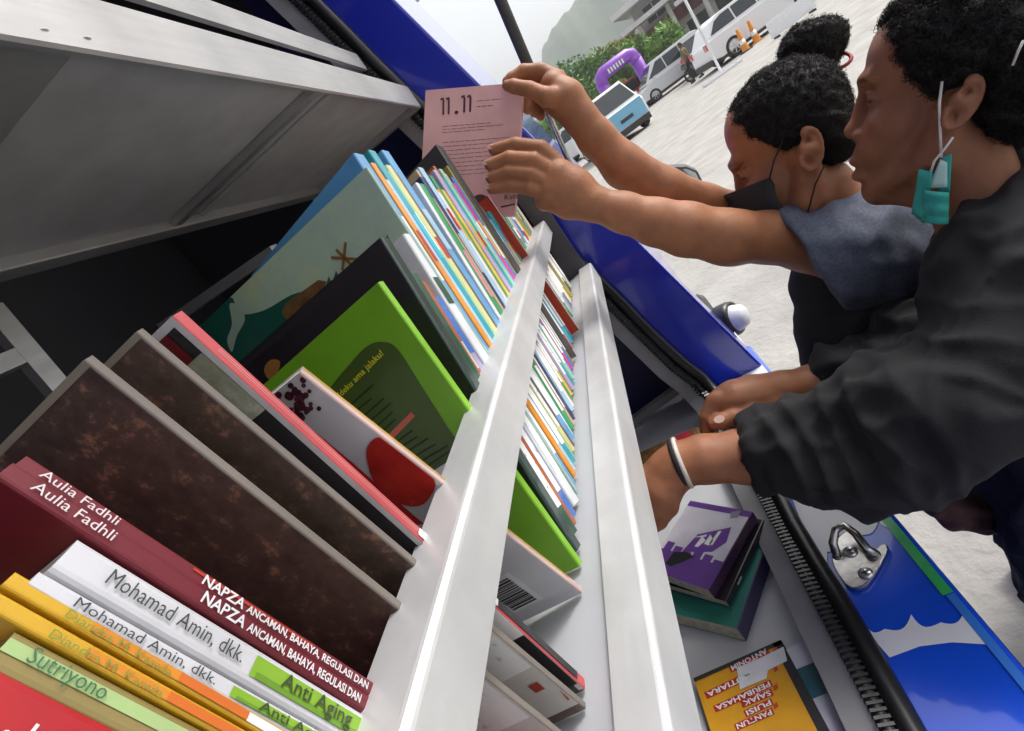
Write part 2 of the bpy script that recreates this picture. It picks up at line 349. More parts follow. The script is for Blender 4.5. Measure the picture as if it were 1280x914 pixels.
# upper shelf: panel, edge rails, cross bars
mb = MB(); mb.box(rel(-.475, YN, .2105), rel(-.2125, YE - .01, .216)); mb.build('shelf_panel', M_panel, rack)
mb = MB()
poly = [(-.212, .2), (-.208, .2), (-.206, .202), (-.206, .2434), (-.2085, .246), (-.230, .246), (-.230, .2435), (-.212, .2435)]
mb.prism([rel(a, YN, b) for a, b in poly], (0, 0, 0), (0, YE - YN, 0)); mb.build('shelf_edge_rail', M_alu2, rack)
mb = MB(); mb.box(rel(-.5, YN, .198), rel(-.4755, YE, .228)); mb.build('back_rail', M_alu2, rack, bevel=.002)
lrail(-.250, .345, .026, .034, name='retaining_rail', m=M_alu2)
def cross(px, py, wd, dz, m=M_alu2, z=.2):
    y = at_z(px, py, CAMH + z)[1]; mb = MB(); mb.box(rel(-.4752, y - wd / 2, z + dz), rel(-.2125, y + wd / 2, z + .0102)); return mb.build('cross_bar', m, rack, bevel=.0012), y
cross(400, 116, .016, .001); cross(424, 120, .010, .006, M_panel); cross(75, 45, .045, .004); cross(-90, 40, .02, .001)
mb = MB(); mb.box(rel(-.4752, YE - .02, .199), rel(-.2125, YE - .001, .232)); mb.build('cross_bar', M_alu2, rack, bevel=.002)
for yb in (YE - .012, YN + .05):
    for x_ in (-.488,):
        mb = MB(); mb.box(rel(x_ - .011, yb - .011, -.7148), rel(x_ + .011, yb + .011, .1975)); mb.build('post', M_alu2, rack, bevel=.001)
# back frame bars behind the books
mb = MB(); mb.bar(at_x(-15, 385, -.487), at_x(75, 490, -.487), .012, .018); mb.build('brace', M_alu2, rack)
mb = MB(); mb.bar(at_x(-30, 470, -.4865), at_x(33, 443, -.4865), .0105, .015); mb.build('brace', M_alu2, rack)
yt = .60; q0 = at_y(205, 408, yt); q1 = at_y(345, 312, yt)
mb = MB(); mb.bar(q0, q1, .016, .012); mb.build('divider_bar', M_alu2, rack)
mb = MB(); mb.box(rel(-.47, yt - .008, -.285), rel(-.455, yt + .008, -.02)); mb.build('divider_post', M_alu2, rack)
for scr in ((52, 40), (106, 50)):
    p = at_z(*scr, CAMH + .2102); mb = MB(); mb.lathe([(.0036, 0), (.0036, -.0006), (.002, -.0016), (0, -.0017)], V(p[0], p[1], CAMH + .2102), (0, 0, 1), 12); mb.build('screw', M_alu, rack)
# far end stop of the lower shelf
mb = MB(); mb.box(rel(-.46, YE - .004, -.30), rel(-.161, YE + .004, -.06)); mb.build('end_stop', M_dgrey, rack)
mb = MB(); mb.box(rel(-.155, YE + .003, -.27), rel(-.112, YE + .012, -.02)); mb.build('end_bracket', M_dgrey, rack)
# ================================================================== books
M_pages = mat('book_pages', (.62, .56, .44), .9, var=.25, vscale=120, bump=.2, bscale=400)
M_pagesw = mat('white_book_pages', (.74, .72, .67), .9, var=.2, vscale=140, bump=.2, bscale=400)
def stained(name, c1, c2, c3, sc, rough=.35, coat=.3, hi=.66):
    m = bpy.data.materials.new(name); m.use_nodes = True; N, L = nodes_of(m); b = N['Principled BSDF']
    b.inputs['Roughness'].default_value = rough; b.inputs['Coat Weight'].default_value = coat; b.inputs['Coat Roughness'].default_value = .2
    tc = N.new('ShaderNodeTexCoord'); n = N.new('ShaderNodeTexNoise'); n.inputs['Scale'].default_value = sc; n.inputs['Detail'].default_value = 9; n.inputs['Roughness'].default_value = .72
    r = N.new('ShaderNodeValToRGB'); e = r.color_ramp.elements
    e[0].position = .30; e[0].color = tuple(c1) + (1,); e[1].position = .56; e[1].color = tuple(c2) + (1,); x = e.new(hi); x.color = tuple(c3) + (1,)
    L.new(tc.outputs['Object'], n.inputs['Vector']); L.new(n.outputs['Fac'], r.inputs[0]); L.new(r.outputs[0], b.inputs['Base Color']); return m
M_brown = stained('brown_photo_cover', (.055, .036, .030), (.115, .078, .062), (.36, .18, .12), 120)
M_call = stained('white_call_label', (.20, .20, .22), (.80, .80, .80), (.86, .86, .85), 130, .5, 0, .7)
M_call.node_tree.nodes['Color Ramp'].color_ramp.elements[1].position = .42
M_land = stained('misty_green_print', (.26, .36, .30), (.36, .46, .35), (.44, .50, .28), 9, .3, .4)
ZF, XB, TL7 = -.243, -.146, math.tan(math.radians(3))
BOOKS = []
class Book:
    def __init__(s, name, label, Pb, u, L, W, T, spine, front=None, back=None, pages=None, hard=False, group=None, t=None):
        s.u = unit(u); yv = V(0, 1, 0) if t is None else t; s.t = unit(yv - (yv @ s.u) * s.u); s.d = np.cross(s.u, s.t)
        s.L, s.W, s.T = L, W, T; s.P = np.asarray(Pb, float)                       # near bottom spine corner
        s.root = empty(name, s.P); tag(s.root, label, 'book', group); BOOKS.append(s)
        c = .0022 if hard else .0006; r = min(T * .22, .0022)
        # cover: a U of boards round the pages, rounded spine corners
        prof_o = [(W, 0), (r, 0)] + [(r - r * math.sin(a), r - r * math.cos(a)) for a in (.5, 1.05)] + [(0, r), (0, T - r)] + [(r - r * math.sin(a), T - r + r * math.cos(a)) for a in (1.05, .5)] + [(r, T), (W, T)]
        prof_i = [(W, T - c), (c + .0003, T - c), (c + .0003, c), (W, c)]
        pr = prof_o + prof_i; n = len(pr); no = len(prof_o)
        lo = [s.P + s.d * a + s.t * b for a, b in pr]; hi_ = [p + s.u * L for p in lo]
        faces, mi = [], []
        for i in range(n):
            faces.append((i, (i + 1) % n, n + (i + 1) % n, n + i)); mi.append(0 if i == 0 else (2 if i == no - 2 else (1 if i < no - 2 else 3)))
        # end caps in convex pieces: near board, spine strip, far board
        nb = [0, 1, n - 2, n - 1] if True else []
        sp = list(range(1, no - 1)) + [n - 3, n - 2]
        fb = [no - 2, no - 1, no, no + 1]
        for cap in (nb, sp, fb):
            faces.append(tuple(cap[::-1])); mi.append(3); faces.append(tuple(n + k for k in cap)); mi.append(3)
        front = front or spine; back = back or front
        o = mesh_obj('cover', lo + hi_, faces, [front, spine, back, front]); o.data.polygons.foreach_set('material_index', mi)
        bm = bmesh.new(); bm.from_mesh(o.data); bmesh.ops.recalc_face_normals(bm, faces=bm.faces); bm.to_mesh(o.data); bm.free()
        keep(o, s.root); s.cover = o
        iu = .003 if hard else .0005
        P0 = s.P + s.d * (c + .001) + s.t * (c + .0001) + s.u * iu; A, Bv, Cv = s.d * (W - c - .001 - (.003 if hard else .0006)), s.t * (T - 2 * c - .0002), s.u * (L - 2 * iu)
        mb = MB(); mb.hexa([P0, P0 + A, P0 + A + Bv, P0 + Bv, P0 + Cv, P0 + A + Cv, P0 + A + Bv + Cv, P0 + Bv + Cv])
        mb.build('pages', pages or M_pages, s.root)
    # points on faces.  a: distance from top along spine, b: across
    def spt(s, a, b, off=.0003): return s.P + s.u * (s.L - a) + s.t * b - s.d * off
    def fpt(s, a, b, off=.0003): return s.P + s.u * (s.L - a) + s.d * b - s.t * off
    def spatch(s, a0, a1, m, b0=.0, b1=1., off=.0003, name='spine_band'):
        mg = min(s.T * .22, .0022); lo, hi_ = mg + (s.T - 2 * mg) * b0, mg + (s.T - 2 * mg) * b1
        o = mesh_obj(name, [s.spt(a0, lo, off), s.spt(a1, lo, off), s.spt(a1, hi_, off), s.spt(a0, hi_, off)], [(0, 1, 2, 3)], m); keep(o, s.root); return o
    def fpatch(s, a0, a1, b0, b1, m, off=.0003, name='cover_print'):
        o = mesh_obj(name, [s.fpt(a0, b0, off), s.fpt(a0, b1, off), s.fpt(a1, b1, off), s.fpt(a1, b0, off)], [(0, 1, 2, 3)], m); keep(o, s.root); return o
    def to_front(s, px, py, off=.0003):
        r = ray(px, py); q = s.P - s.t * off; return CAMP + r * (((q - CAMP) @ s.t) / (r @ s.t))
    def to_spine(s, px, py, off=.0003):
        r = ray(px, py); q = s.P - s.d * off; return CAMP + r * (((q - CAMP) @ s.d) / (r @ s.d))
    def fpoly(s, pts, m, off=.0003, name='cover_print'):
        P = [s.to_front(x, y, off) for x, y in pts]
        P = [s.P - s.t * off + s.u * min(max((p - s.P) @ s.u, .0), s.L) + s.d * min(max((p - s.P) @ s.d, .0008), s.W) for p in P]
        o = mesh_obj(name, P, [tuple(range(len(P)))], m); keep(o, s.root)
        bm = bmesh.new(); bm.from_mesh(o.data); bmesh.ops.triangulate(bm, faces=bm.faces, ngon_method='EAR_CLIP'); bm.to_mesh(o.data); bm.free(); return o
    def ftext(s, txt, p0, p1, hpx, m, bold=0., off=.0006, shear=0.):
        A, B_ = s.to_front(*p0, off), s.to_front(*p1, off); rd = B_ - A; Ln = np.linalg.norm(rd); rd = rd / Ln; up = np.cross(-s.t, rd); 
        dz = np.linalg.norm(s.to_front(p0[0], p0[1] + 1, off) - A)
        return text_mesh(txt, Ln, (A, rd, up), m, s.root, height=hpx * dz * .8, bold=bold, shear=shear)
    def a_of(s, px, py): return s.L - (s.to_spine(px, py) - s.P) @ s.u
    def stext_px(s, txt, p0, p1, m, h=.5, b=.25, bold=0.): return s.stext(txt, s.a_of(*p0), s.a_of(*p1), m, h, b, bold)
    def stext(s, txt, a0, a1, m, h=.5, b=.25, bold=0.):
        return text_mesh(txt, a1 - a0, (s.spt(a0, s.T * b, .0006), -s.u, s.t), m, s.root, height=s.T * h, bold=bold)
def fit_spine(top, thru, xo=0., theta=None):
    """spine corner line seen in the photo -> place on the leaning shelf: (bottom y, top point)"""
    r = ray(*top); k = (XB + xo + TL7 * ZF) / (r[0] + TL7 * r[2]); T = r * k
    if theta is not None: return T[1] - (T[2] - ZF) * math.tan(math.radians(theta)), T
    tp = np.array(top, float); dr = np.array(thru, float) - tp; best = None
    for y in np.linspace(.04, 1.2, 4000):
        c = V(XB + xo, y, ZF); cc = R_ @ c; p = np.array([CX_ + F_ * cc[0] / cc[2], CY_ + F_ * cc[1] / cc[2]]) - tp
        g = abs(p[0] * dr[1] - p[1] * dr[0])
        if best is None or g < best[0]: best = (g, y)
    return best[1], T
def theta_for(top, yb):
    r = ray(*top); k = (XB + TL7 * ZF) / (r[0] + TL7 * r[2]); T = r * k; return math.degrees(math.atan2(T[1] - yb, T[2] - ZF))
def shelf_book(label, top=None, thru=None, edge='near', T=.01, W=.15, xo=0., theta=None, yb=None, L=None, name='book', yaw=0., **k):
    ps = math.radians(yaw); tv = V(math.sin(ps), math.cos(ps), 0)
    if top is not None:
        y, tp = fit_spine(top, thru, xo, theta); bot = V(XB + xo, y, ZF); u = unit(tp - bot)
        if L is None: L = np.linalg.norm(tp - bot)
    else:
        y = yb; th = math.radians(theta); u = unit(V(-TL7 * math.cos(th), math.sin(th), math.cos(th))); bot = V(XB + xo, y, ZF)
    bot = bot + V(0, 0, xo * TL7)
    t = unit(tv - (tv @ u) * u)
    if t[2] < 0: bot = bot + V(0, 0, -t[2] * T)
    if edge == 'far': bot = bot - t * T
    return Book(name, label, bot + V(0, 0, CAMH), u, L, W, T, t=tv, **k)
W_ = cm((.74, .74, .76)); BK = cm((.012, .012, .013)); RED = cm((.40, .008, .014), .45, .15); MAR = cm((.15, .006, .016), .5, .1)
PG = lambda *c: cm(c, .45, .15)
# ---- nearest books, spines toward the viewer
b = shelf_book('bright red spine with white lettering, nearest book at the lower left corner', (-60, 800), (160, 914), 'far', .026, spine=RED, L=.23)
b.stext_px('Leader', (-8, 872), (80, 920), W_, .34, .42, .02)
b = shelf_book('pale green and olive spine lettered Sutriyono on the lower shelf', (-20, 765), (260, 914), 'far', .0088, spine=PG(.26, .20, .065), L=.23)
b.spatch(.0, .229, PG(.36, .50, .20), .42, 1.); b.stext_px('Sutriyono', (46, 808), (138, 860), cm((.05, .15, .07)), .40, .46)
for k, (tp, th) in enumerate([((-22, 727), (290, 902)), ((-20, 690), (320, 890))]):
    b = shelf_book(['lower of two thin yellow to orange spines beside the pale green one', 'upper of two thin yellow to orange spines below the white ones'][k], tp, th, 'far', .0040, spine=PG(.62, .36, .015), L=.24, group='pair of yellow and orange books')
    A_ = b.a_of; a0, a1, a2 = A_(130 - 20 * k, 790), A_(225, 845), A_(310, 895)
    b.spatch(a0, a2, PG(.66, .24, .012)); b.spatch(a1, a2, PG(.62, .14, .012), off=.0005); b.spatch(a2, .2395, W_); b.stext_px('Diandra M. Kamila', [(66, 788), (82, 768)][k], [(204, 866), (212, 845)][k], cm((.22, .27, .04)), .52, .12)
for k, (tp, th, T) in enumerate([((10, 690), (290, 850), .0050), ((65, 650), (325, 810), .0104)]):
    b = shelf_book(['thinner white spine lettered Mohamad Amin with a green foot', 'thicker white spine lettered Mohamad Amin just under the maroon spines'][k], tp, th, 'far', T, spine=cm((.60, .60, .63)), L=.237, pages=M_pages, group='pair of white and green books')
    a0 = b.a_of(*[(290, 862), (318, 828)][k]); b.spatch(a0, .2365, PG(.22, .42, .02)); b.spatch(a0 + .002, .2365, PG(.13, .28, .015), 0, .3, .0005)
    b.stext_px('Mohamad Amin, dkk.', [(95, 752), (140, 716)][k], [(270, 850), (308, 812)][k], cm((.05, .05, .055)), .42 if k else .52, .34 if k else .26); b.stext_px('Anti Aging', [(322, 885), (354, 846)][k], [(410, 935), (440, 896)][k], cm((.035, .06, .02)), .42 if k else .52, .36 if k else .28, .01)
for k, (tp, th) in enumerate([((-12, 556), (450, 860)), ((0, 545), (458, 846))]):
    b = shelf_book(['lower maroon spine lettered Aulia Fadhli above the white spines', 'upper maroon spine lettered Aulia Fadhli against the brown photo cover'][k], tp, th, 'far', [.0060, .0052][k], spine=MAR, L=.262, W=.17, hard=False, group='pair of maroon books')
    if k == 1: b.spatch(b.a_of(256, 690), b.a_of(400, 790), PG(.45, .035, .01), .72, 1.)
    b.stext_px('Aulia Fadhli', [(50, 600), (66, 580)][k], [(152, 662), (160, 640)][k], cm((.70, .62, .64)), .5, .28); b.stext_px('NAPZA', [(258, 738), (262, 712)][k], [(310, 772), (312, 744)][k], W_, .58, .18, .02); b.stext_px('ANCAMAN, BAHAYA, REGULASI DAN', [(314, 774), (316, 746)][k], [(452, 866), (462, 846)][k], W_, .44, .2, .02)
for k, (tp, th, T) in enumerate([((105, 450), (490, 755), .0042), ((170, 415), (510, 700), .0042)]):
    b = shelf_book(['nearer book with dark brown speckled photo cover', 'farther book with dark brown speckled photo cover behind its twin'][k], tp, th, 'near', T, spine=cm((.17, .145, .125)), front=M_brown, W=.18, yaw=-3, pages=M_pages, group='pair of brown photo covers')
    b.fpatch(.0, .0026, 0, .178, cm((.34, .30, .23)), name='cover_edge')
    b.fpatch(.196, .2715, .0, .14, cm((.62, .60, .56)), .0006); b.fpatch(.196, .232, .001, .03, M_call, .0009, name='call_label')
    b.fpoly([(700 + 4 * k, 862 - 2 * k), (706 + 4 * k, 858), (716, 872), (710, 876)], PG(.45, .03, .02), .0011); b.fpatch(.243, .250, .006, .012, PG(.40, .05, .03), .0010)
    for j in range(2): b.fpatch(.172 + j * .008, .186 + j * .009, .0, .010 - .004 * j, PG(.60, .10, .02), .0007)
b = shelf_book('black cover with maroon and grey picture on top and a pinkish red spine', (215, 395), (525, 675), 'near', .0075, spine=PG(.50, .07, .08), front=cm((.030, .028, .034), .3, .3), W=.17, yaw=-3)
b.fpatch(.0, .276, .0, .0030, cm((.60, .58, .57)), name='cover_edge'); b.fpatch(.0, .0035, .0, .17, cm((.60, .58, .57)), .0004, name='cover_edge')
b.fpatch(.0035, .017, .008, .060, cm((.16, .01, .015)), .0006); b.fpatch(.017, .05, .003, .060, stained('grey_green_photo', (.10, .10, .05), (.34, .36, .26), (.55, .58, .50), 25), .0006)
b.spatch(.02, .26, cm((.62, .30, .28)), .30, .38); b.spatch(.02, .26, cm((.68, .46, .42)), .62, .68)
b.spatch(.20, .270, cm((.024, .022, .026)), off=.0006); b.spatch(.14, .20, M_call, off=.0006, name='call_label'); b.fpatch(.185, .222, .0, .06, M_call, .0009, name='call_label'); b.fpatch(.222, .270, .0, .10, cm((.022, .020, .024)), .0009); b.fpatch(.226, .262, .010, .0115, W_, .0012)
b = shelf_book('white cover with dark berries and a red fruit, barcode at its foot', (375, 465), (545, 598), 'near', .0055, spine=PG(.60, .44, .40), front=cm((.60, .58, .62), .3, .3), W=.16, yaw=0)
bm_ = [stained('berry_print', (.02, .004, .008), (.08, .012, .022), (.30, .14, .16), 220), cm((.05, .006, .014)), cm((.11, .02, .035))]
for j in range(46):
    ax_, ay_ = 374 + random.gauss(0, 13), 503 + random.gauss(0, 14); rr = random.uniform(2.5, 5)
    b.fpoly([(ax_ + rr * math.cos(q), ay_ + rr * math.sin(q)) for q in np.linspace(0, 6.28, 8)[:-1]], bm_[j % 3], .0003 + .00001 * j)
b.fpoly([(335, 500), (360, 515), (400, 545), (440, 578), (470, 604), (530, 655), (500, 660), (420, 600)], PG(.50, .02, .02), .0005)
b.fpoly(smooth_poly([(458, 570), (464, 552), (480, 548), (515, 570), (545, 598), (530, 630), (500, 630), (470, 606)], 4), stained('red_fruit_print', (.30, .01, .01), (.55, .03, .02), (.70, .16, .10), 30), .0007)
b.spatch(.0, .22, PG(.62, .36, .03), .75, 1.); b.fpoly([(338, 470), (350, 462), (362, 468), (342, 486)], PG(.75, .28, .04), .0007)
b.fpatch(.14, .223, .0, .12, cm((.60, .60, .63)), .0009)
LB = b.L; b.fpatch(LB - .052, LB - .014, .022, .050, cm((.74, .74, .75)), .0012)
q_ = LB - .048
while q_ < LB - .018:
    w_ = random.choice([.0007, .0012, .0018]); b.fpatch(q_, q_ + w_, .026, .046, BK, .0015, name='barcode'); q_ += w_ + random.choice([.0006, .0011])
b.fpatch(LB - .03, LB - .012, .055, .075, PG(.62, .09, .03), .0012)
# ---- books across the gap, covers toward the camera
G = shelf_book('bright green cover with dark green panel and yellow heading', (475, 355), (720, 700), 'near', .007, spine=PG(.20, .46, .02), front=PG(.15, .36, .012), W=.165, yaw=5)
DG = cm((.050, .085, .012), .4, .3)
G.fpoly(smooth_poly([(405, 500), (440, 452), (462, 431), (482, 428), (498, 438), (525, 480), (560, 535), (600, 600), (570, 640), (480, 600), (420, 540)], 4), DG, .0004)
G.ftext('Ideku ama jalaku!', (426, 497), (480, 443), 9, cm((.62, .60, .02)), .01, .0007)
for j, (p0, p1) in enumerate([((437, 506), (466, 480)), ((445, 512), (464, 497)), ((452, 521), (479, 497)), ((460, 527), (488, 503)), ((467, 535), (490, 514)), ((473, 541), (494, 523)), ((492, 554), (515, 537)), ((500, 558), (521, 545)), ((508, 564), (534, 547)), ((517, 570), (544, 554)), ((522, 578), (559, 556)), ((530, 584), (566, 560))]):
    dx, dy = 1.4, 1.9
    G.fpoly([p0, p1, (p1[0] + dx, p1[1] + dy), (p0[0] + dx, p0[1] + dy)], cm((.012, .02, .006)), .0007, name='text_line')
G.fpoly([(481, 548), (514, 515), (519, 520), (486, 554)], PG(.55, .12, .08), .0008)
G.fpatch(.132, .165, 0, .10, cm((.62, .62, .64)), .0009)
K = shelf_book('black cover standing between the green and the landscape picture book', (482, 303), None, 'near', .014, theta=theta_for((482, 303), G.P[1] + .011), spine=cm((.012, .035, .028), .35, .4), front=cm((.016, .012, .016), .35, .3), W=.23)
K.fpoly(smooth_poly([(330, 462), (338, 450), (350, 452), (346, 468), (336, 474)], 3), PG(.35, .14, .03)); K.fpatch(.004, .008, .05, .2, cm((.02, .016, .02)))
# ---- far run of thin children's books: colour, thickness (mm), length, and a second band colour
C = dict(dkgreen=(.012, .07, .035), rust=(.40, .10, .03), cream=(.62, .58, .44), blue=(.05, .16, .50), white=(.74, .75, .76), sky=(.10, .33, .60), orange=(.72, .27, .02), paleb=(.36, .55, .70), teal=(.02, .30, .36), yellow=(.68, .48, .05), paley=(.60, .60, .26), mint=(.28, .55, .40), pink=(.64, .24, .30), brown=(.14, .07, .04), navy=(.02, .03, .11), dkgrey=(.04, .04, .045), red=(.48, .02, .02), green=(.03, .28, .10), cyan=(.03, .42, .55), magenta=(.56, .03, .22), tan=(.50, .36, .20), lilac=(.42, .34, .52), olive=(.28, .24, .05), purple=(.16, .04, .26), grey=(.38, .38, .39))
def run(lst, y, group):
    prev = 'black'
    for i, (c, T, L, th, b2, lab) in enumerate(lst):
        T *= .001; m = cm(C[c], .38, .35)
        T *= 1.65; bk = shelf_book(lab, yaw=8, yb=y, theta=th, L=L, T=T, W=.15 + .25 * (L - .2), xo=-.002 - .004 * random.random(), spine=m, front=m, group=group, pages=M_pagesw)
        if b2: a = L * random.uniform(.12, .3); bk.spatch(a, a + L * random.uniform(.06, .22), cm(C[b2], .38, .35))
        lo = random.uniform(.020, .034); hi = random.uniform(.075, .10)
        if random.random() < .85: bk.spatch(L - hi, L - lo, M_call, off=.0005, name='call_label')
        y += T / math.cos(math.radians(th)) / math.cos(math.radians(15)) + random.uniform(.0002, .0008)
    return y
TK = theta_for((482, 303), K.P[1]); y = K.P[1] + .0165
y = run([('dkgreen', 9, .245, TK, None, 'thick dark green spine right beside the black cover'), ('rust', 3, .235, TK, 'cream', 'thin rust spine next to the thick dark green one'), ('blue', 7, .215, TK, 'lilac', 'mid blue spine between rust and white spines'), ('white', 8, .275, TK, 'dkgreen', 'white spine with a dark green leaf patch below the landscape book')], y, 'books before the landscape cover')
L_ = shelf_book('large picture book with misty green landscape, windmill and wooden sign on its cover', (460, 211), None, 'near', .006, theta=theta_for((460, 211), y + .001), spine=cm((.30, .45, .42), .3, .3), front=M_land, W=.30)
TEAL = cm((.006, .085, .060), .35, .3)
L_.fpoly(smooth_poly([(235, 400), (262, 372), (275, 380), (290, 372), (300, 392), (330, 388), (372, 366), (395, 380), (330, 470), (250, 470)], 4), TEAL)
L_.fpoly(smooth_poly([(287, 380), (300, 384), (306, 400), (296, 420), (290, 440), (284, 425), (290, 405)], 4), M_land, .0006)
L_.fpoly([(352, 392), (356, 380), (398, 350), (408, 352), (404, 366), (360, 402)], stained('sign_plank_print', (.06, .03, .01), (.16, .08, .025), (.25, .14, .05), 60), .0007)
for p, q in (((414, 322), (446, 324)), ((432, 303), (428, 338)), ((420, 312), (440, 332))):
    d2 = np.array([q[1] - p[1], p[0] - q[0]], float); d2 = d2 / np.linalg.norm(d2) * 1.8
    L_.fpoly([tuple(np.array(p) + d2), tuple(np.array(q) + d2), tuple(np.array(q) - d2), tuple(np.array(p) - d2)], cm((.22, .10, .02)), .0008)
for sx, sy in ((420, 345), (411, 352), (470, 310), (484, 300)):
    L_.fpoly([(sx - 4, sy + 6), (sx, sy - 7), (sx + 5, sy + 4)], TEAL, .0007)
TLn = theta_for((460, 211), L_.P[1])
y = L_.P[1] + .0085
far1 = [('sky', 9, .362, TLn, 'white', 'sky blue spine directly behind the landscape cover'), ('orange', 5, .350, TLn, 'red', 'orange spine with a red square near its top'), ('paleb', 5, .33, TLn, None, 'pale blue thin spine after the orange one'), ('teal', 7, .364, TLn, 'cyan', 'tall teal spine rising above the orange one'), ('mint', 4, .34, TLn, 'white', 'mint spine between teal and pale yellow'), ('paley', 6, .345, TLn, 'red', 'pale yellow spine with red patch'), ('brown', 3, .335, TLn, None, 'thin brown spine after pale yellow'), ('sky', 8, .362, TLn, 'paleb', 'round topped light blue spine left of the pink held book'), ('white', 4, .33, 26, None, 'thin white spine behind the round topped light blue one'), ('green', 6, .325, 26, 'pink', 'mid green spine below the round topped blue one'), ('tan', 3, .345, 26, None, 'thin tan spine bordering a dark gap'), ('navy', 6, .33, 25, 'grey', 'navy spine with grey band'), ('pink', 5, .32, 25, 'white', 'soft pink spine after the navy one')]
ck = shelf_book('tall charcoal book in front of the pink held book', (549, 186), None, 'near', .018, theta=25, yaw=8, spine=cm((.035, .033, .033)), front=cm((.05, .045, .045)), W=.17)
fillc = ['paleb', 'white', 'orange', 'green', 'yellow', 'lilac', 'teal', 'rust', 'mint', 'sky', 'cream', 'magenta', 'blue', 'olive', 'red', 'cyan', 'tan', 'purple']
i = 0; yy = y + sum(e[1] * .00165 / math.cos(math.radians(e[3])) / .99 + .0005 for e in far1)
while True:
    T = random.uniform(3.5, 6.5); st = T * .00165 / .906 / .99 + .0005
    if yy + st > ck.P[1] - .002: break
    c = fillc[i % len(fillc)]; pv = far1[-1][0]
    far1.append((c, T, random.uniform(.30, .345), 25, random.choice([None, 'white', 'red', 'yellow']), f'tall {dict(paleb="pale blue").get(c, c)} spine just behind the {dict(paleb="pale blue").get(pv, pv)} one, left of the charcoal book')); yy += st; i += 1
y = run(far1, y, 'tall thin books in the middle of the shelf')
y = ck.P[1] + .0235
cols = ['dkgreen', 'red', 'white', 'cyan', 'teal', 'green', 'magenta', 'paleb', 'yellow', 'dkgrey', 'cream', 'tan', 'navy', 'olive', 'pink', 'lilac', 'dkgreen', 'white', 'rust', 'blue', 'teal', 'red', 'grey', 'orange', 'mint', 'purple', 'white', 'brown']
words = dict(dkgreen='dark green', paleb='pale blue', paley='pale yellow', dkgrey='charcoal')
nm = lambda c: words.get(c, c)
lst = []
n2 = 46
for i in range(n2):
    c = cols[(i * 5 + i // 9) % len(cols)] if i > 9 else cols[i]
    th = 23 - 8 * i / n2; L = (.245 if i < 12 else .215) + random.uniform(-.03, .025)
    lst.append([c, random.uniform(4.5, 11), L, th, random.choice([None, 'white', 'yellow', 'cyan', 'red']), ''])
for i, e in enumerate(lst):
    pv = nm(lst[i - 1][0]) if i else 'charcoal'; nx = nm(lst[i + 1][0]) if i + 1 < n2 else 'end stop'
    e[5] = f'{["thin ","thick "][e[1] > 8]}{nm(e[0])} spine between {pv} and {nx}, {"banded " + e[4] + ", " if e[4] else ""}{"near the red cover" if i < 14 else ("midway to the rail ends" if i < 30 else "near the far rail ends")}' if True else f'short {nm(e[0])} spine between {pv} and {nx}, {"near the red cover" if i < 14 else ("midway to the rail ends" if i < 30 else "near the far rail ends")}'
while True:
    tot = sum(e[1] * .00165 / .966 / math.cos(math.radians(e[3])) + .0005 for e in lst)
    if y + tot < 1.045: break
    lst.pop()
y = run([tuple(e) for e in lst], y, 'short thin books at the far end of the shelf')
# red cover standing proud among them
r_ = shelf_book('red cover with cartoon colours leaning in front of the pink held book', (614, 250), None, 'near', .004, theta=18, xo=.010, spine=cm((.62, .55, .52)), front=PG(.48, .05, .015), W=.13, L=.25)
for j in range(5): r_.fpoly(smooth_poly([(600 + j * 3 + dx, 275 + j * 3 + dy) for dx, dy in ((-4, 0), (0, -5), (4, 0), (1, 5))], 3), cm(C[['mint', 'pink', 'white', 'cyan', 'green'][j]]))
# ---- books lying in the lower compartment
def flat_book(label, far_r, near_r, far_l, ztop, T, spine, front, W=None, L=None, pages=None, name='book', group=None, by_end=False):
    A, Bp, Cc = at_z(*far_r, CAMH + ztop), at_z(*near_r, CAMH + ztop), at_z(*far_l, CAMH + ztop)
    u = unit(A - Bp); d = Cc - A
    if by_end:
        d0_ = unit(d); ln_ = np.linalg.norm(A - Bp) if L is None else L; u = unit(u - (u @ d0_) * d0_); Bp = A - u * ln_; L = ln_
    d = d - (d @ u) * u; Wd = np.linalg.norm(d) if W is None else W; Ln = np.linalg.norm(A - Bp) if L is None else L
    t = V(0, 0, -1)                                      # thickness downwards, "front" face is the top
    bk = Book(name, label, Bp, u, Ln, Wd, T, spine, front, pages=pages, t=t, group=group)
    if bk.d @ d < 0:                                     # mirror so that the spine stays on the right
        pass
    return bk
PUR = cm((.13, .05, .26), .35, .4); PW = cm((.62, .60, .66), .3, .4)
p1 = flat_book('white book with purple emblem on top of a small stack in the lower compartment', (941, 640), (886, 738), (884, 633), -.645, .020, cm((.05, .02, .06), .3, .4), PW, W=.125)
p1.fpatch(.0, .012, 0, .125, PUR); p1.fpatch(p1.L - .045, p1.L, .0, .125, PUR)
for j in range(6):
    a0 = p1.L - .045; p1.fpatch(a0 - .007 - .005 * (j % 3), a0 + .001, .002 + j * .02, .018 + j * .02, PUR, .0004)
p1.fpoly([(852, 690), (872, 668), (914, 659), (908, 678), (890, 690), (862, 690)], cm((.14, .05, .28), .35, .4), .0005)
p1.fpoly([(832, 704), (842, 690), (858, 690), (868, 696), (850, 704), (838, 708)], BK, .0006)
for seg in ([(868, 683), (878, 670), (882, 676), (872, 684)], [(880, 680), (888, 668), (892, 676), (886, 682)], [(890, 682), (902, 664), (898, 664), (886, 680)], [(866, 672), (884, 668), (882, 671)]):
    p1.fpoly(seg, W_, .0008, name='lettering')
p1.fpoly([(912, 648), (914, 640), (926, 638), (922, 647)], cm((.25, .23, .28)), .0005)
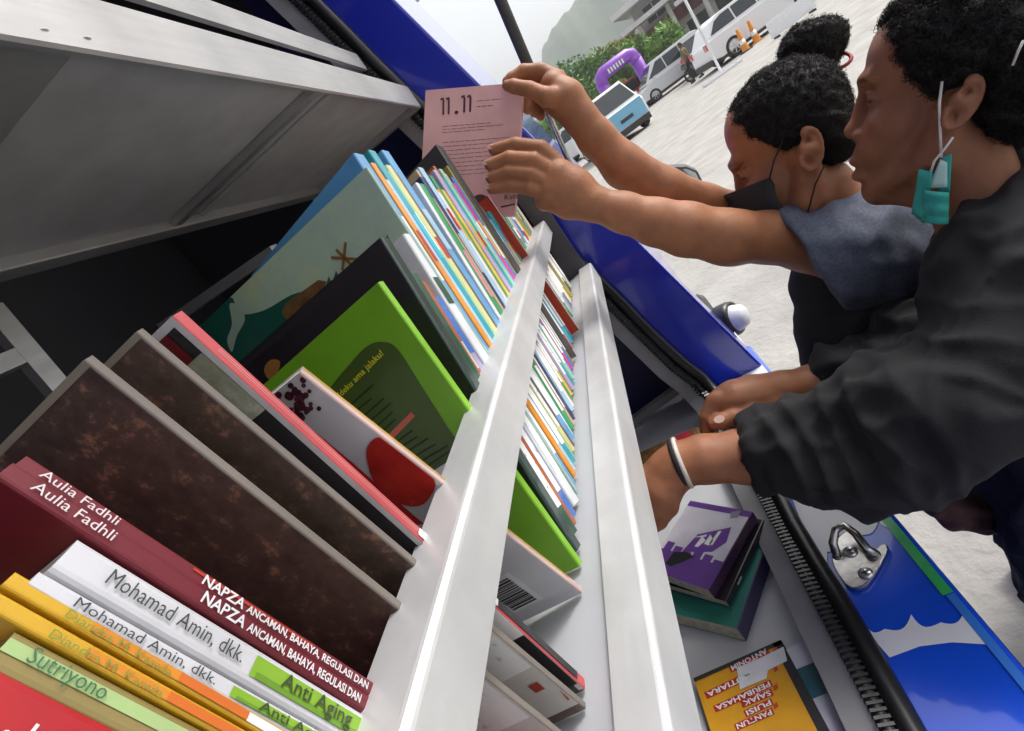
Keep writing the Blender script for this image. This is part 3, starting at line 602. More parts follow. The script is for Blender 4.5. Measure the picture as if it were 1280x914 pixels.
p2 = flat_book('black book with a white mark under the purple emblem book', (955, 650), (908, 752), (890, 640), -.668, .014, cm((.02, .014, .022), .3, .4), cm((.02, .014, .022), .3, .4), W=.135)
p2.spatch(p2.L - .05, p2.L - .035, cm((.5, .52, .5)), .3, .7)
p3 = flat_book('thick tan paged book at the bottom of the small stack', (962, 668), (922, 786), (880, 650), -.684, .030, cm((.05, .04, .10)), cm((.02, .18, .14)), W=.17, pages=M_pages)
p4 = flat_book('yellow poetry and proverb book with red outlined capitals lying in the lower compartment', (976, 800), (986, 960), (867, 848), -.70, .014, cm((.02, .02, .02)), cm((.62, .30, .012), .4, .3), pages=M_pagesw, by_end=True, L=.21)
RED2 = cm((.42, .02, .015), .4, .3)
for txt, a, c_ in (('ANTONIM', (957, 811), (913, 833)), ('MUTIARA', (938, 840), (883, 866)), ('PERIBAHASA', (961, 852), (894, 883)), ('SAJAK', (962, 863), (928, 877)), ('PUISI', (962, 875), (932, 889)), ('PANTUN', (963, 887), (920, 906))):
    d2 = np.array(c_, float) - np.array(a); n2_ = np.array([-d2[1], d2[0]]); n2_ = n2_ / np.linalg.norm(n2_); n2_ = n2_ if n2_[1] > 0 else -n2_
    e = d2 / np.linalg.norm(d2) * 2.5; q = [np.array(a) - e - n2_ * 1.5, np.array(c_) + e - n2_ * 1.5, np.array(c_) + e + n2_ * 7.5, np.array(a) - e + n2_ * 7.5]
    p4.fpoly([tuple(z_) for z_ in q], RED2, .0004); p4.ftext(txt, a, c_, 8, W_, .02, .0008)
p4.fpatch(.0, .006, 0, p4.W, cm((.03, .025, .02)), .0005); p4.fpatch(.0, p4.L, .0, .012, cm((.015, .015, .02)), .0005)
p4.fpoly([(921, 835), (945, 825), (980, 808), (984, 826), (960, 838), (958, 848), (925, 862)], cm((.66, .66, .70)), .0010, name='sticker')
for j in range(4): p4.fpoly([(966 + j % 2, 812 + j * 23), (971, 808 + j * 23), (973, 814 + j * 23), (968, 818 + j * 23)], PG(.5, .05, .02), .0006)
p5 = flat_book('teal and white torn cover beside the yellow poetry book', (1010, 800), (1024, 960), (984, 811), -.703, .011, cm((.55, .56, .60)), cm((.012, .10, .13), .35, .4), W=.05, pages=M_pagesw, by_end=True, L=.2)
p5.fpatch(.0, .03, .0, .05, cm((.60, .60, .66)), .0004); p5.fpatch(.07, .12, .012, .05, cm((.42, .42, .50)), .0004); p5.fpatch(0, .2, 0, .008, cm((.60, .60, .64)), .0006)
p6 = flat_book('brown comic book with scribbled print at the back of the lower compartment', (872, 533), (880, 560), (790, 548), -.69, .012, cm((.25, .14, .06)), stained('comic_print', (.02, .015, .01), (.22, .12, .04), (.45, .20, .06), 55), pages=M_pages)
p6.fpoly([(840, 545), (860, 538), (866, 545), (848, 556)], PG(.45, .03, .05), .0005)
# ---- pink book held up by the girl
A, Bp, Cc = at(532, 113, .845), at(655, 103, .79), at(668, 268, .80)
dr = unit(Bp - A); dn = Cc - Bp; dn = unit(dn - (dn @ dr) * dr); tt = -np.cross(dr, dn); tt = tt if tt[1] > 0 else -tt
PKc = cm((.80, .45, .41), .5, .1, .15)
wd, ln = np.linalg.norm(Bp - A), np.linalg.norm(Cc - Bp)
pk = Book('book', 'pink back cover headed 11 . 11, held up by the girl in the grey shirt', Bp + dn * ln, -dn, ln, wd, .008, PKc, PKc, t=tt, pages=M_pagesw)
INK = cm((.10, .03, .035), .6)
pk.ftext('11', (553, 143), (562, 142), 22, INK, .035); pk.ftext('11', (579, 140), (589, 139), 22, INK, .035); pk.ftext('.', (568, 142), (573, 142), 22, INK, .03)
for x_, y_ in ((551, 124), (558, 123.5), (577, 121), (584.5, 120.5)): pk.fpoly([(x_ - .5, y_ - 1), (x_ + 4, y_ - 2.2), (x_ + 4, y_ + 1), (x_ - .5, y_ + 1.6)], INK, .0006)
rows = [(596, 126, 628, .7), (596, 133, 616, .9)] + [(553, 158 + 3.8 * j, [614, 629, 606][j], .7) for j in range(3)] + [(554 + .5 * j, 178 + 5.2 * j, random.choice([620, 636, 632, 640]), .7) for j in range(9)]
for x0, y0, x1, h in rows:
    x = x0
    while x < x1:
        wl = random.uniform(4, 11); xe = min(x + wl, x1); yy = lambda q: y0 - (q - x0) * .08
        pk.fpoly([(x, yy(x)), (xe, yy(xe)), (xe, yy(xe) + h), (x, yy(x) + h)], cm((.22, .08, .085), .6), .0005, name='text_line'); x = xe + 1.3
pk.fpoly(smooth_poly([(588, 254), (592, 246), (602, 243), (610, 248), (604, 254)], 3), INK, .0005)
pk.fpoly([(628, 252), (652, 249), (652, 251), (628, 254)], cm((.62, .5, .46)), .0005); pk.fpoly([(626, 258), (658, 254), (658, 256), (626, 260)], INK, .0006)
pk.ftext('Kata', (631, 250), (648, 248), 8, INK, .0, .0006)
# ================================================================== people: distance-field bodies -> one smooth mesh each
def cp(px, py, d): return V((px - CX_) / F_ * d, (py - CY_) / F_ * d, d)            # camera axes (right, down, forward)
def to_world(P): P = np.asarray(P); return CAMP + P @ R_
class Field:
    def __init__(s, lo, hi, h):
        s.lo = np.asarray(lo, float); s.h = h; s.n = np.ceil((np.asarray(hi) - s.lo) / h).astype(int) + 1
        s.f = np.full(s.n, 1.0, np.float32); s.ax = [(s.lo[i] + h * np.arange(s.n[i])).astype(np.float32) for i in range(3)]
    def sub(s, lo, hi):
        a = np.clip(np.floor((lo - s.lo) / s.h).astype(int), 0, s.n); b = np.clip(np.ceil((hi - s.lo) / s.h).astype(int) + 1, 0, s.n)
        if (b <= a).any(): return None, None
        sl = tuple(slice(x, y) for x, y in zip(a, b)); return sl, np.meshgrid(*[s.ax[i][sl[i]] for i in range(3)], indexing='ij', sparse=True)
    def mix(s, sl, d, k, neg):
        f = s.f[sl]
        if neg:
            d = -d; h = np.clip(.5 - .5 * (d - f) / k, 0, 1) if k else None     # smooth max
            s.f[sl] = np.maximum(f, d) if not k else (d * (1 - h) + f * h + k * h * (1 - h))
        else:
            if not k: s.f[sl] = np.minimum(f, d)
            else: h = np.clip(.5 + .5 * (d - f) / k, 0, 1); s.f[sl] = d * (1 - h) + f * h - k * h * (1 - h)
    def cone(s, a, b, ra, rb, k=.006, neg=False):
        a = np.asarray(a, float); b = np.asarray(b, float); m = max(ra, rb) + k + 3 * s.h + .006
        sl, g = s.sub(np.minimum(a, b) - m, np.maximum(a, b) + m)
        if sl is None: return
        ba = b - a; l2 = max(ba @ ba, 1e-12)
        t = np.clip(((g[0] - a[0]) * ba[0] + (g[1] - a[1]) * ba[1] + (g[2] - a[2]) * ba[2]) / l2, 0, 1)
        d = np.sqrt((g[0] - a[0] - t * ba[0]) ** 2 + (g[1] - a[1] - t * ba[1]) ** 2 + (g[2] - a[2] - t * ba[2]) ** 2) - (ra + (rb - ra) * t)
        s.mix(sl, d, k, neg)
    def chain(s, pts, k=.006):                                                   # [(point, radius)...]
        for (a, ra), (b, rb) in zip(pts[:-1], pts[1:]): s.cone(a, b, ra, rb, k)
    def ell(s, c, A, r, k=.006, neg=False):                                      # A rows = unit axes
        c = np.asarray(c, float); A = np.asarray(A, float); r = np.asarray(r, float)
        ext = np.sqrt(((A * r[:, None]) ** 2).sum(0)) + k + 3 * s.h + .004
        sl, g = s.sub(c - ext, c + ext)
        if sl is None: return
        q = [((g[0] - c[0]) * A[i][0] + (g[1] - c[1]) * A[i][1] + (g[2] - c[2]) * A[i][2]) / r[i] for i in range(3)]
        k0 = np.sqrt(q[0] ** 2 + q[1] ** 2 + q[2] ** 2); k1 = np.sqrt((q[0] / r[0]) ** 2 + (q[1] / r[1]) ** 2 + (q[2] / r[2]) ** 2) + 1e-9
        s.mix(sl, k0 * (k0 - 1) / k1, k, neg)
    def cut(s, p, n, k=.0):                                                      # remove the side n points to
        g = np.meshgrid(*s.ax, indexing='ij', sparse=True); n = unit(n); d = (g[0] - p[0]) * n[0] + (g[1] - p[1]) * n[1] + (g[2] - p[2]) * n[2]
        s.mix(tuple([slice(None)] * 3), -d, k, True)
    def mesh(s):
        f = s.f; ins = f < 0; n = np.array(f.shape)
        c = np.zeros(n - 1, np.int8)
        for i in (0, 1):
            for j in (0, 1):
                for l in (0, 1): c += ins[i:n[0] - 1 + i, j:n[1] - 1 + j, l:n[2] - 1 + l]
        act = np.argwhere((c > 0) & (c < 8)); idx = np.full(n - 1, -1, np.int32); idx[tuple(act.T)] = np.arange(len(act))
        acc = np.zeros((len(act), 3)); cnt = np.zeros(len(act)); cor = [(i, j, l) for i in (0, 1) for j in (0, 1) for l in (0, 1)]
        for a in cor:
            for ax in range(3):
                if a[ax]: continue
                b = list(a); b[ax] = 1; fa = f[tuple((act + a).T)].astype(float); fb = f[tuple((act + b).T)].astype(float); m = (fa < 0) != (fb < 0)
                t = np.where(m, fa / np.where(m, fa - fb, 1), 0); p = np.tile(np.array(a, float), (len(act), 1)); p[:, ax] = t
                acc += p * m[:, None]; cnt += m
        v = s.lo + s.h * (act + acc / cnt[:, None]); faces = []
        for ax in range(3):
            o1, o2 = (ax + 1) % 3, (ax + 2) % 3
            sa = [slice(None)] * 3; sb = [slice(None)] * 3; sa[ax] = slice(0, -1); sb[ax] = slice(1, None)
            ch = ins[tuple(sa)] != ins[tuple(sb)]; e = np.argwhere(ch); e = e[(e[:, o1] > 0) & (e[:, o2] > 0) & (e[:, o1] < n[o1] - 1) & (e[:, o2] < n[o2] - 1)]
            q = []
            for da, db in ((1, 1), (0, 1), (0, 0), (1, 0)):
                x = e.copy(); x[:, o1] -= da; x[:, o2] -= db; q.append(idx[tuple(x.T)])
            q = np.array(q).T; fl = ins[tuple(e.T)]; q[~fl] = q[~fl][:, ::-1]; faces.append(q)
        return v, np.concatenate(faces)
def vnormals(v, f):
    n = np.zeros_like(v); fn = np.cross(v[f[:, 2]] - v[f[:, 0]], v[f[:, 3]] - v[f[:, 1]])
    for i in range(4): np.add.at(n, f[:, i], fn)
    return n / (np.linalg.norm(n, axis=1, keepdims=True) + 1e-12)
def relax(v, f, it=1, w=.5):
    for _ in range(it):
        a = np.zeros_like(v); c = np.zeros(len(v))
        for i in range(4):
            for j in (1, 3): np.add.at(a, f[:, i], v[f[:, (i + j) % 4]]); np.add.at(c, f[:, i], 1)
        v = v * (1 - w) + w * a / np.maximum(c, 1)[:, None]
    return v
def waves(v, freq, seed, n=9):
    r = np.random.default_rng(seed); o = np.zeros(len(v))
    for _ in range(n):
        d = r.normal(size=3); d = d / np.linalg.norm(d) * freq * r.uniform(.6, 1.6); o += np.sin(v @ d + r.uniform(0, 6.3))
    return o / n ** .5
def fabric_folds(v, f, amp, freq, seed):
    n = vnormals(v, f); w_ = waves(v + .02 * np.stack([waves(v, freq * .5, seed + 5), waves(v, freq * .5, seed + 6), waves(v, freq * .5, seed + 7)], 1), freq, seed)
    return v + n * (amp * (1 - np.abs(w_) * 1.2))[:, None]
def skin_obj(name, parts, m, parent, col=None, attr=None):
    v = np.concatenate([p[0] for p in parts]); o = 0; fs = []
    for p in parts: fs.append(p[1] + o); o += len(p[0])
    f = np.concatenate(fs); me = bpy.data.meshes.new(name); wv = to_world(v)
    me.vertices.add(len(v)); me.vertices.foreach_set('co', wv.ravel().astype(np.float32))
    me.loops.add(4 * len(f)); me.polygons.add(len(f)); me.loops.foreach_set('vertex_index', f[:, ::1].ravel().astype(np.int32))
    me.polygons.foreach_set('loop_start', np.arange(0, 4 * len(f), 4, dtype=np.int32))
    me.polygons.foreach_set('use_smooth', np.ones(len(f), bool)); me.update(calc_edges=True); me.validate()
    if col is not None:
        a = me.color_attributes.new('tone', 'FLOAT_COLOR', 'POINT'); a.data.foreach_set('color', np.concatenate([col, np.ones((len(col), 1))], 1).ravel().astype(np.float32))
    me.materials.append(m); o_ = link(bpy.data.objects.new(name, me)); keep(o_, parent); return o_
M_skin = mat('brown_skin', (.2, .1, .06), .52, attr='tone', var=.20, vscale=38, bump=.30, bscale=330, sss=.12, spec=.32, bdist=.0012)
M_hair = mat('black_hair', (.014, .010, .008), .55, var=.4, vscale=90, spec=.25)
M_hairb = mat('hair_base', (.008, .006, .005), .75)
M_eye = mat('eye_white', (.36, .31, .28), .15); M_iris = mat('dark_iris', (.012, .007, .005), .08, coat=.6)
M_tee = mat('heather_grey_cotton', (.10, .115, .155), .9, var=.30, vscale=260, bump=.35, bscale=700, bdist=.0008)
M_vest = mat('black_vest_cloth', (.012, .012, .014), .85, var=.3, vscale=40, bump=.3, bscale=500)
M_hood = mat('black_hoodie_cotton', (.010, .0095, .011), .9, var=.35, vscale=25, bump=.4, bscale=600, bdist=.001)
M_cuff = mat('black_rib_knit', (.016, .015, .017), .85, bump=.5, bscale=300)
M_bmask = mat('black_mask_cloth', (.014, .014, .016), .7, bump=.2, bscale=400)
M_tmask = mat('teal_mask_fabric', (.03, .36, .30), .75, var=.12, vscale=60, bump=.3, bscale=500)
M_tmaski = mat('pale_mask_lining', (.45, .66, .62), .8)
M_elastic = mat('white_elastic', (.70, .66, .60), .8)
M_pants = mat('dark_trousers', (.014, .014, .018), .85, var=.3, vscale=30)

M_nail = mat('nail', (.42, .24, .17), .3)
class Head:
    """side-on head; landmarks are given in the woman's photo pixels, mapped by a similarity to another head if wanted"""
    def __init__(s, c_px, c_src, depth, scale, rot, turn=0., cran=(1192, 60, 103, 97)):
        s.cran = cran
        s.c = np.array(c_px, float); s.src = np.array(c_src, float); s.sc = scale; s.ca, s.sa = math.cos(rot), math.sin(rot)
        s.C = cp(*c_px, depth); base = unit(-s.C); r = V(1, 0, 0); r = unit(r - (r @ base) * base)
        s.S = unit(base * math.cos(turn) + r * math.sin(turn)); s.k = None
        s.k = np.linalg.norm(s.p(c_src[0] - 40, c_src[1]) - s.p(c_src[0] + 40, c_src[1])) / 80
        s.F = unit(s.p(c_src[0] - 40, c_src[1]) - s.p(c_src[0] + 40, c_src[1])); s.U = np.cross(s.F, s.S); up = s.p(c_src[0], c_src[1] - 40) - s.p(c_src[0], c_src[1] + 40)
        if s.U @ up < 0: s.U = -s.U
        s.A = np.array([s.F, s.U, s.S])
    def p(s, x, y, side=0.):
        d = (np.array([x, y], float) - s.src) * s.sc; q = s.c + np.array([s.ca * d[0] + s.sa * d[1], -s.sa * d[0] + s.ca * d[1]])
        r = cp(q[0], q[1], 1.); P = r * ((s.C @ s.S) / (r @ s.S)); return P + s.S * (side * (s.k or 0))
    def build(s, Fd):
        k = s.k; E = lambda x, y, sd, a, b, c, kk=8, neg=False, A=None: Fd.ell(s.p(x, y, sd), s.A if A is None else A, (a * k, b * k, c * k), kk * k, neg)
        Cn = lambda p, q, ra, rb, kk=8, neg=False: Fd.cone(s.p(*p), s.p(*q), ra * k, rb * k, kk * k, neg)
        E(s.cran[0], s.cran[1], 0, s.cran[2], s.cran[3], 90, 4); E(1122, 66, 0, 36, 52, 62, 30); E(1130, 150, 0, 50, 88, 56, 30)
        E(1095, 175, 0, 24, 50, 40, 20)
        for sg in (1, -1):
            E(1117, 152, sg * 42, 28, 22, 20, 24)                                   # cheekbone
            Cn((1100, 230, sg * 12), (1172, 196, sg * 50), 18, 24, 26); Cn((1172, 196, sg * 50), (1190, 140, sg * 56), 22, 22, 24)
            Cn((1081, 100, sg * 8), (1096, 97, sg * 44), 10, 10, 14)                # brow ridge
        Cn((1093, 236, 0), (1096, 232, 0), 18, 20, 14); Cn((1100, 245, 0), (1190, 235, 0), 12, 40, 26)
        Cn((1083, 106, 0), (1071, 155, 0), 8, 12, 12); E(1066, 164, 0, 14, 13, 14, 8)
        for sg in (1, -1):
            E(1078, 170, sg * 17, 13, 11, 10, 7); E(1070, 181, sg * 8, 6, 3.5, 4, 3, True)
        E(1080, 190, 0, 14, 16, 24, 12); E(1072, 201, 0, 13, 10, 25, 8); E(1075, 219, 0, 13, 11, 23, 8); E(1058, 210, 0, 9, 1.2, 24, 3, True)
        for sg in (1, -1):
            E(1083, 122, sg * 33, 11, 12, 17, 12, True)
            E(1100, 124, sg * 33, 15, 15, 15, 2)                                     # lids over the eye
            E(1090, 128, sg * 35, 11, 1.5, 12, 2, True)
            E(1096, 115.5, sg * 33, 13, 3.6, 15, 5)
        for sg in (1, -1):                                                           # ear: rim, lobe and hollow
            Eb = s.p(1200, 130, 0); tl = .22; Fe = s.F * math.cos(tl) + s.U * math.sin(tl); Ue = -s.F * math.sin(tl) + s.U * math.cos(tl)
            Se = unit(s.S * sg - s.F * .35); Fe2 = unit(Fe - (Fe @ Se) * Se); A = np.array([Fe2, unit(np.cross(Se, Fe2)), Se]); base = s.p(1203, 130, sg * 84)
            Fd.ell(base, A, (16 * k, 32 * k, 9 * k), 5 * k); Fd.ell(base + Se * 7 * k + Fe2 * 1 * k, A, (11 * k, 25 * k, 11 * k), 2 * k, True)
            pts = [base + Se * 5 * k + A[0] * (17 * math.cos(a)) * k + A[1] * (33 * math.sin(a)) * k for a in np.linspace(.35, 5.3, 14)]
            for a, b in zip(pts[:-1], pts[1:]): Fd.cone(a, b, 4.2 * k, 4.2 * k, 1.5 * k)
            Fd.ell(base + Se * 4 * k - A[1] * 30 * k + A[0] * 5 * k, A, (9 * k, 10 * k, 5 * k), 4 * k); ah = [base + Se * 4 * k + A[0] * (8 * math.cos(a) - 2) * k + A[1] * (20 * math.sin(a)) * k for a in np.linspace(1.9, 4.6, 8)]
            for a, b in zip(ah[:-1], ah[1:]): Fd.cone(a, b, 3 * k, 3 * k, 2 * k)
            Fd.cone(base - Se * 12 * k + A[0] * 4 * k, base, 14 * k, 13 * k, 8 * k)
            Fd.ell(base + Se * 4 * k + A[0] * 13 * k - A[1] * 6 * k, A, (5 * k, 8 * k, 5 * k), 3 * k)
    def tone(s, v, base):
        """skin colour: lips, brows, eye rims and ear hollow"""
        k = s.k; c = np.tile(np.array(base), (len(v), 1)); loc = lambda x, y: (v - s.p(x, y)) @ s.A.T / k
        q = loc(1066, 210); m = np.exp(-np.maximum(0, ((q[:, 0] - 2) / 14) ** 2 + (q[:, 1] / 15) ** 2 + (q[:, 2] / 26) ** 2 - .5) * 3)[:, None]
        c = c * (1 - m) + m * np.array([base[0] * .92, base[1] * .62, base[2] * .72])
        q = loc(1084, 101); q[:, 2] = np.abs(q[:, 2]) - 30; m = np.exp(-np.maximum(0, (q[:, 0] / 20) ** 2 + ((q[:, 1] + .10 * np.abs(q[:, 2])) / 4.2) ** 2 + (q[:, 2] / 24) ** 2 - .4) * 3)[:, None] * .75
        c = c * (1 - m) + m * np.array([.012, .008, .006])
        q = loc(1092, 127); q[:, 2] = np.abs(q[:, 2]) - 34; m = np.exp(-np.maximum(0, (q[:, 0] / 15) ** 2 + (q[:, 1] / 4) ** 2 + (q[:, 2] / 16) ** 2 - .5) * 2)[:, None] * .75
        c = c * (1 - m) + m * np.array([.02, .011, .008]); return c
    def eyes(s, parent):
        for sg in (1, -1):
            c = s.p(1102, 126.5, sg * 33); r = 13.4 * s.k; mb = MB(); f = unit(s.F * .86 + s.S * sg * .45 - s.U * .12)
            mb.lathe([(r * math.sin(a), r * math.cos(a)) for a in np.linspace(.55, math.pi, 12)], to_world(c), f @ R_, 20); e = mb.build('eyeball', M_eye, parent, smooth=True)
            mb = MB(); mb.lathe([(r * 1.01 * math.sin(a), r * 1.01 * math.cos(a)) for a in np.linspace(0.001, .57, 6)], to_world(c), f @ R_, 20); mb.build('iris', M_iris, parent, smooth=True)
def curls(name, v, n, keepm, count, ln, rad, th, parent, m, seed, lay=.5):
    """many small corkscrew curls rooted on a surface, built as thin three-sided tubes"""
    r = np.random.default_rng(seed); ids = np.flatnonzero(keepm); ids = r.choice(ids, count, replace=len(ids) < count); N_ = 11
    P = v[ids]; Nn = n[ids]; T = r.normal(size=P.shape); T -= (T * Nn).sum(1, keepdims=True) * Nn; T /= np.linalg.norm(T, axis=1, keepdims=True)
    ax = T * lay + Nn * (1 - lay) * r.uniform(.1, 1, (count, 1)); ax /= np.linalg.norm(ax, axis=1, keepdims=True); b1 = np.cross(ax, Nn + .3 * T); b1 /= np.linalg.norm(b1, axis=1, keepdims=True) + 1e-9; b2 = np.cross(ax, b1)
    L = ln * r.uniform(.5, 1.4, (count, 1)); R0 = rad * r.uniform(.6, 1.4, (count, 1)); turns = r.uniform(1.3, 2.6, (count, 1)); ph = r.uniform(0, 6.28, (count, 1))
    t = np.linspace(0, 1, N_)[None, :]; ang = turns * 6.283 * t + ph
    C_ = P[:, None] + ax[:, None] * (L * t)[:, :, None] + b1[:, None] * (R0 * np.cos(ang))[:, :, None] + b2[:, None] * (R0 * np.sin(ang))[:, :, None] - Nn[:, None] * .001
    D = np.gradient(C_, axis=1); D /= np.linalg.norm(D, axis=2, keepdims=True) + 1e-9; s1 = np.cross(D, ax[:, None] + .01); s1 /= np.linalg.norm(s1, axis=2, keepdims=True) + 1e-9; s2 = np.cross(D, s1)
    tw = th * (1 - .6 * t)[:, :, None]; ring = [C_ + tw * (math.cos(a) * s1 + math.sin(a) * s2) for a in (0, 2.094, 4.189)]
    Vv = np.stack(ring, 2).reshape(-1, 3); base = (np.arange(count) * N_ * 3)[:, None, None]; i = (np.arange(N_ - 1) * 3)[None, :, None]; j = np.arange(3)[None, None, :]; jn = (j + 1) % 3
    f = np.stack([base + i + j, base + i + jn, base + i + 3 + jn, base + i + 3 + j], -1).reshape(-1, 4)
    return skin_obj(name, [(Vv, f)], m, parent)
def box_of(pts, m): P = np.array(pts); return P.min(0) - m, P.max(0) + m
def px(r, d): return r * d / F_
def limb(Fd, lst, k=.008): Fd.chain([(cp(x, y, d), px(r, d)) for x, y, d, r in lst], k)
def strap(pts, r, m, name, parent):
    mb = MB(); mb.tube([to_world(p) for p in pts], r, 6); return mb.build(name, m, parent, smooth=True)
def sheet(name, rows, m, parent, th=.0012, back=None):
    """curved cloth sheet from a grid of camera-space points, with thickness"""
    rows = [[np.asarray(p, float) for p in r] for r in rows]; a, b = len(rows), len(rows[0]); P = np.array(rows)
    du = np.gradient(P, axis=0); dv = np.gradient(P, axis=1); n = np.cross(du, dv); n /= np.linalg.norm(n, axis=2, keepdims=True) + 1e-9
    top = (P + n * th / 2).reshape(-1, 3); bot = (P - n * th / 2).reshape(-1, 3); N_ = a * b; F1 = []
    for i in range(a - 1):
        for j in range(b - 1):
            q = (i * b + j, i * b + j + 1, (i + 1) * b + j + 1, (i + 1) * b + j); F1.append(q); F1.append(tuple(N_ + x for x in q[::-1]))
    bd = [j for j in range(b)] + [i * b + b - 1 for i in range(1, a)] + [(a - 1) * b + j for j in range(b - 2, -1, -1)] + [i * b for i in range(a - 2, 0, -1)]
    for i in range(len(bd)): x, y = bd[i], bd[(i + 1) % len(bd)]; F1.append((y, x, N_ + x, N_ + y))
    o = mesh_obj(name, to_world(np.concatenate([top, bot])), F1, m, None, True)
    bm = bmesh.new(); bm.from_mesh(o.data); bmesh.ops.recalc_face_normals(bm, faces=bm.faces); bm.to_mesh(o.data); bm.free(); keep(o, parent); return o
def quad_rows(c00, c01, c11, c10, a, b, f=None):
    out = []
    for i in range(a):
        u = i / (a - 1); r = []
        for j in range(b):
            v = j / (b - 1); p = (1 - u) * ((1 - v) * c00 + v * c01) + u * ((1 - v) * c10 + v * c11); r.append(p + (f(u, v) if f else 0))
        out.append(r)
    return out
# ------------------------------------------------------------------ girl with bun, black mask, grey shirt
def foot_place(x, y): return V(x, y, 0)
girl = empty('person', at(1110, 420, .85) * V(1, 1, 0)); tag(girl, 'person with hair bun, black mask and grey shirt holding a pink book', 'person')
SKG = (.36, .150, .070)
hg = Head((1016, 187), (1200, 128), .745, .82, .42, turn=-.10, cran=(1180, 66, 96, 84))
H = .0021
lo, hi = box_of([cp(590, 70, .83), cp(600, 260, .7), cp(1100, 30, .66), cp(1120, 380, .66), cp(1120, 380, .90), cp(1100, 30, .90), cp(880, 300, .84)], .02)
lo[1] = cp(0, 60, .85)[1] - .01
Fd = Field(lo, hi, H); hg.build(Fd)
Fd.cone(hg.p(1190, 190, 0), cp(1075, 300, .80), 52 * hg.k, 60 * hg.k, .02)
# near (left) arm, hand with fingers across the cover
limb(Fd, [(1085, 318, .76, 46), (1010, 302, .765, 36), (960, 297, .76, 31), (908, 297, .752, 33)], .012)
limb(Fd, [(915, 298, .753, 33), (857, 287, .755, 32), (820, 278, .757, 28), (780, 266, .76, 23.5), (735, 253, .764, 20)], .012)
d0 = .765
limb(Fd, [(738, 252, .764, 20), (718, 237, d0, 24), (700, 222, d0, 22)], .012); limb(Fd, [(738, 256, .764, 17), (712, 250, d0 + .005, 22), (690, 240, d0, 18)], .012); limb(Fd, [(705, 248, d0 + .012, 16), (682, 250, d0 + .014, 14)], .010)
fing = [[(694, 203, d0 - .002, 11.5), (676, 186, d0 - .006, 10.3), (645, 181, d0 + .004, 9.2), (618, 187, d0 + .014, 7.6)],
        [(690, 215, d0 - .004, 11.5), (668, 201, d0 - .008, 10.4), (637, 198, d0 + .002, 9.4), (613, 206, d0 + .013, 7.8)],
        [(687, 229, d0 - .003, 11), (664, 218, d0 - .006, 10), (635, 215, d0 + .004, 9.0), (614, 222, d0 + .014, 7.6)],
        [(684, 242, d0 + .0, 10.5), (662, 235, d0 - .001, 9.2), (637, 232, d0 + .008, 8.3), (615, 236, d0 + .016, 6.8)]]
for fg in fing: limb(Fd, fg, .0022)
for x, y in ((690, 205), (686, 217), (683, 230)): Fd.ell(cp(x, y, d0 - .008), np.eye(3), (.007, .006, .006), .006)
# thumb behind the book
limb(Fd, [(712, 232, d0 + .02, 14), (690, 222, d0 + .042, 12), (668, 214, d0 + .052, 10), (652, 212, d0 + .050, 8)], .006)
# far (right) arm, hand pinching the top corner
limb(Fd, [(1010, 300, .88, 34), (930, 270, .87, 26), (880, 257, .85, 25), (830, 238, .83, 26), (780, 208, .815, 25.5), (745, 172, .80, 22), (723, 145, .79, 19.5)], .012)
d1 = .785
limb(Fd, [(726, 148, .79, 21), (708, 124, d1, 22), (692, 108, d1, 17)], .010); limb(Fd, [(704, 132, d1 + .012, 18), (688, 122, d1 + .015, 16)], .010)
limb(Fd, [(697, 100, d1 + .004, 12), (676, 90, d1 + .008, 10.5), (655, 90, d1 + .012, 9), (640, 98, d1 + .014, 7.5), (634, 102, d1 + .014, 6.4)], .003)      # index
limb(Fd, [(700, 122, d1 - .012, 13), (682, 121, d1 - .018, 11.5), (662, 112, d1 - .016, 9.6), (642, 108, d1 - .010, 8.6), (634, 107, d1 - .006, 6.6)], .003)  # thumb
limb(Fd, [(692, 108, d1 + .018, 11), (672, 106, d1 + .024, 10), (661, 120, d1 + .024, 9), (660, 136, d1 + .02, 7)], .003)
limb(Fd, [(692, 116, d1 + .028, 11), (676, 116, d1 + .036, 9.5), (668, 128, d1 + .036, 8.5), (668, 140, d1 + .03, 6.8)], .003)
limb(Fd, [(694, 124, d1 + .036, 10), (682, 126, d1 + .044, 8.5), (676, 136, d1 + .042, 7.5), (676, 145, d1 + .036, 6)], .003)
v, f = Fd.mesh(); v = relax(v, f, 1, .4)
col = hg.tone(v, SKG); body = skin_obj('body', [(v, f)], M_skin, girl, col); del Fd
for c_, nrm, rr in ((cp(636, 106.5, d1 - .013), V(-.45, -.35, -.8), .0042),):
    n_ = unit(nrm); a_ = unit(V(-.85, -.15, .3) - (V(-.85, -.15, .3) @ n_) * n_); mb = MB(); b_ = np.cross(n_, a_)
    P = [to_world(c_ + n_ * .001 + a_ * rr * 1.4 * math.cos(q) + b_ * rr * math.sin(q)) for q in np.linspace(0, 6.28, 14)[:-1]]; mb.prism(P, (0, 0, 0), (n_ * .0006) @ R_); mb.build('nail', M_nail, girl)
for fg in fing:
    (x0, y0, d_0, r0), (x1, y1, d_1, r1) = fg[2], fg[3]; a_ = unit(cp(x1, y1, d_1) - cp(x0, y0, d_0)); n_ = V(.1, -.25, -1); n_ = unit(n_ - (n_ @ a_) * a_); b_ = np.cross(n_, a_); c_ = cp(x1, y1, d_1) + n_ * px(r1 * .93, d_1) + a_ * px(2.0, d_1); mb = MB()
    mb.prism([to_world(c_ + a_ * .0058 * math.cos(q) + b_ * .0045 * math.sin(q) - n_ * .0012 * math.sin(q) ** 2) for q in np.linspace(0, 6.28, 13)[:-1]], (0, 0, 0), (n_ * .0006) @ R_); mb.build('nail', M_nail, girl)
hg.eyes(girl)
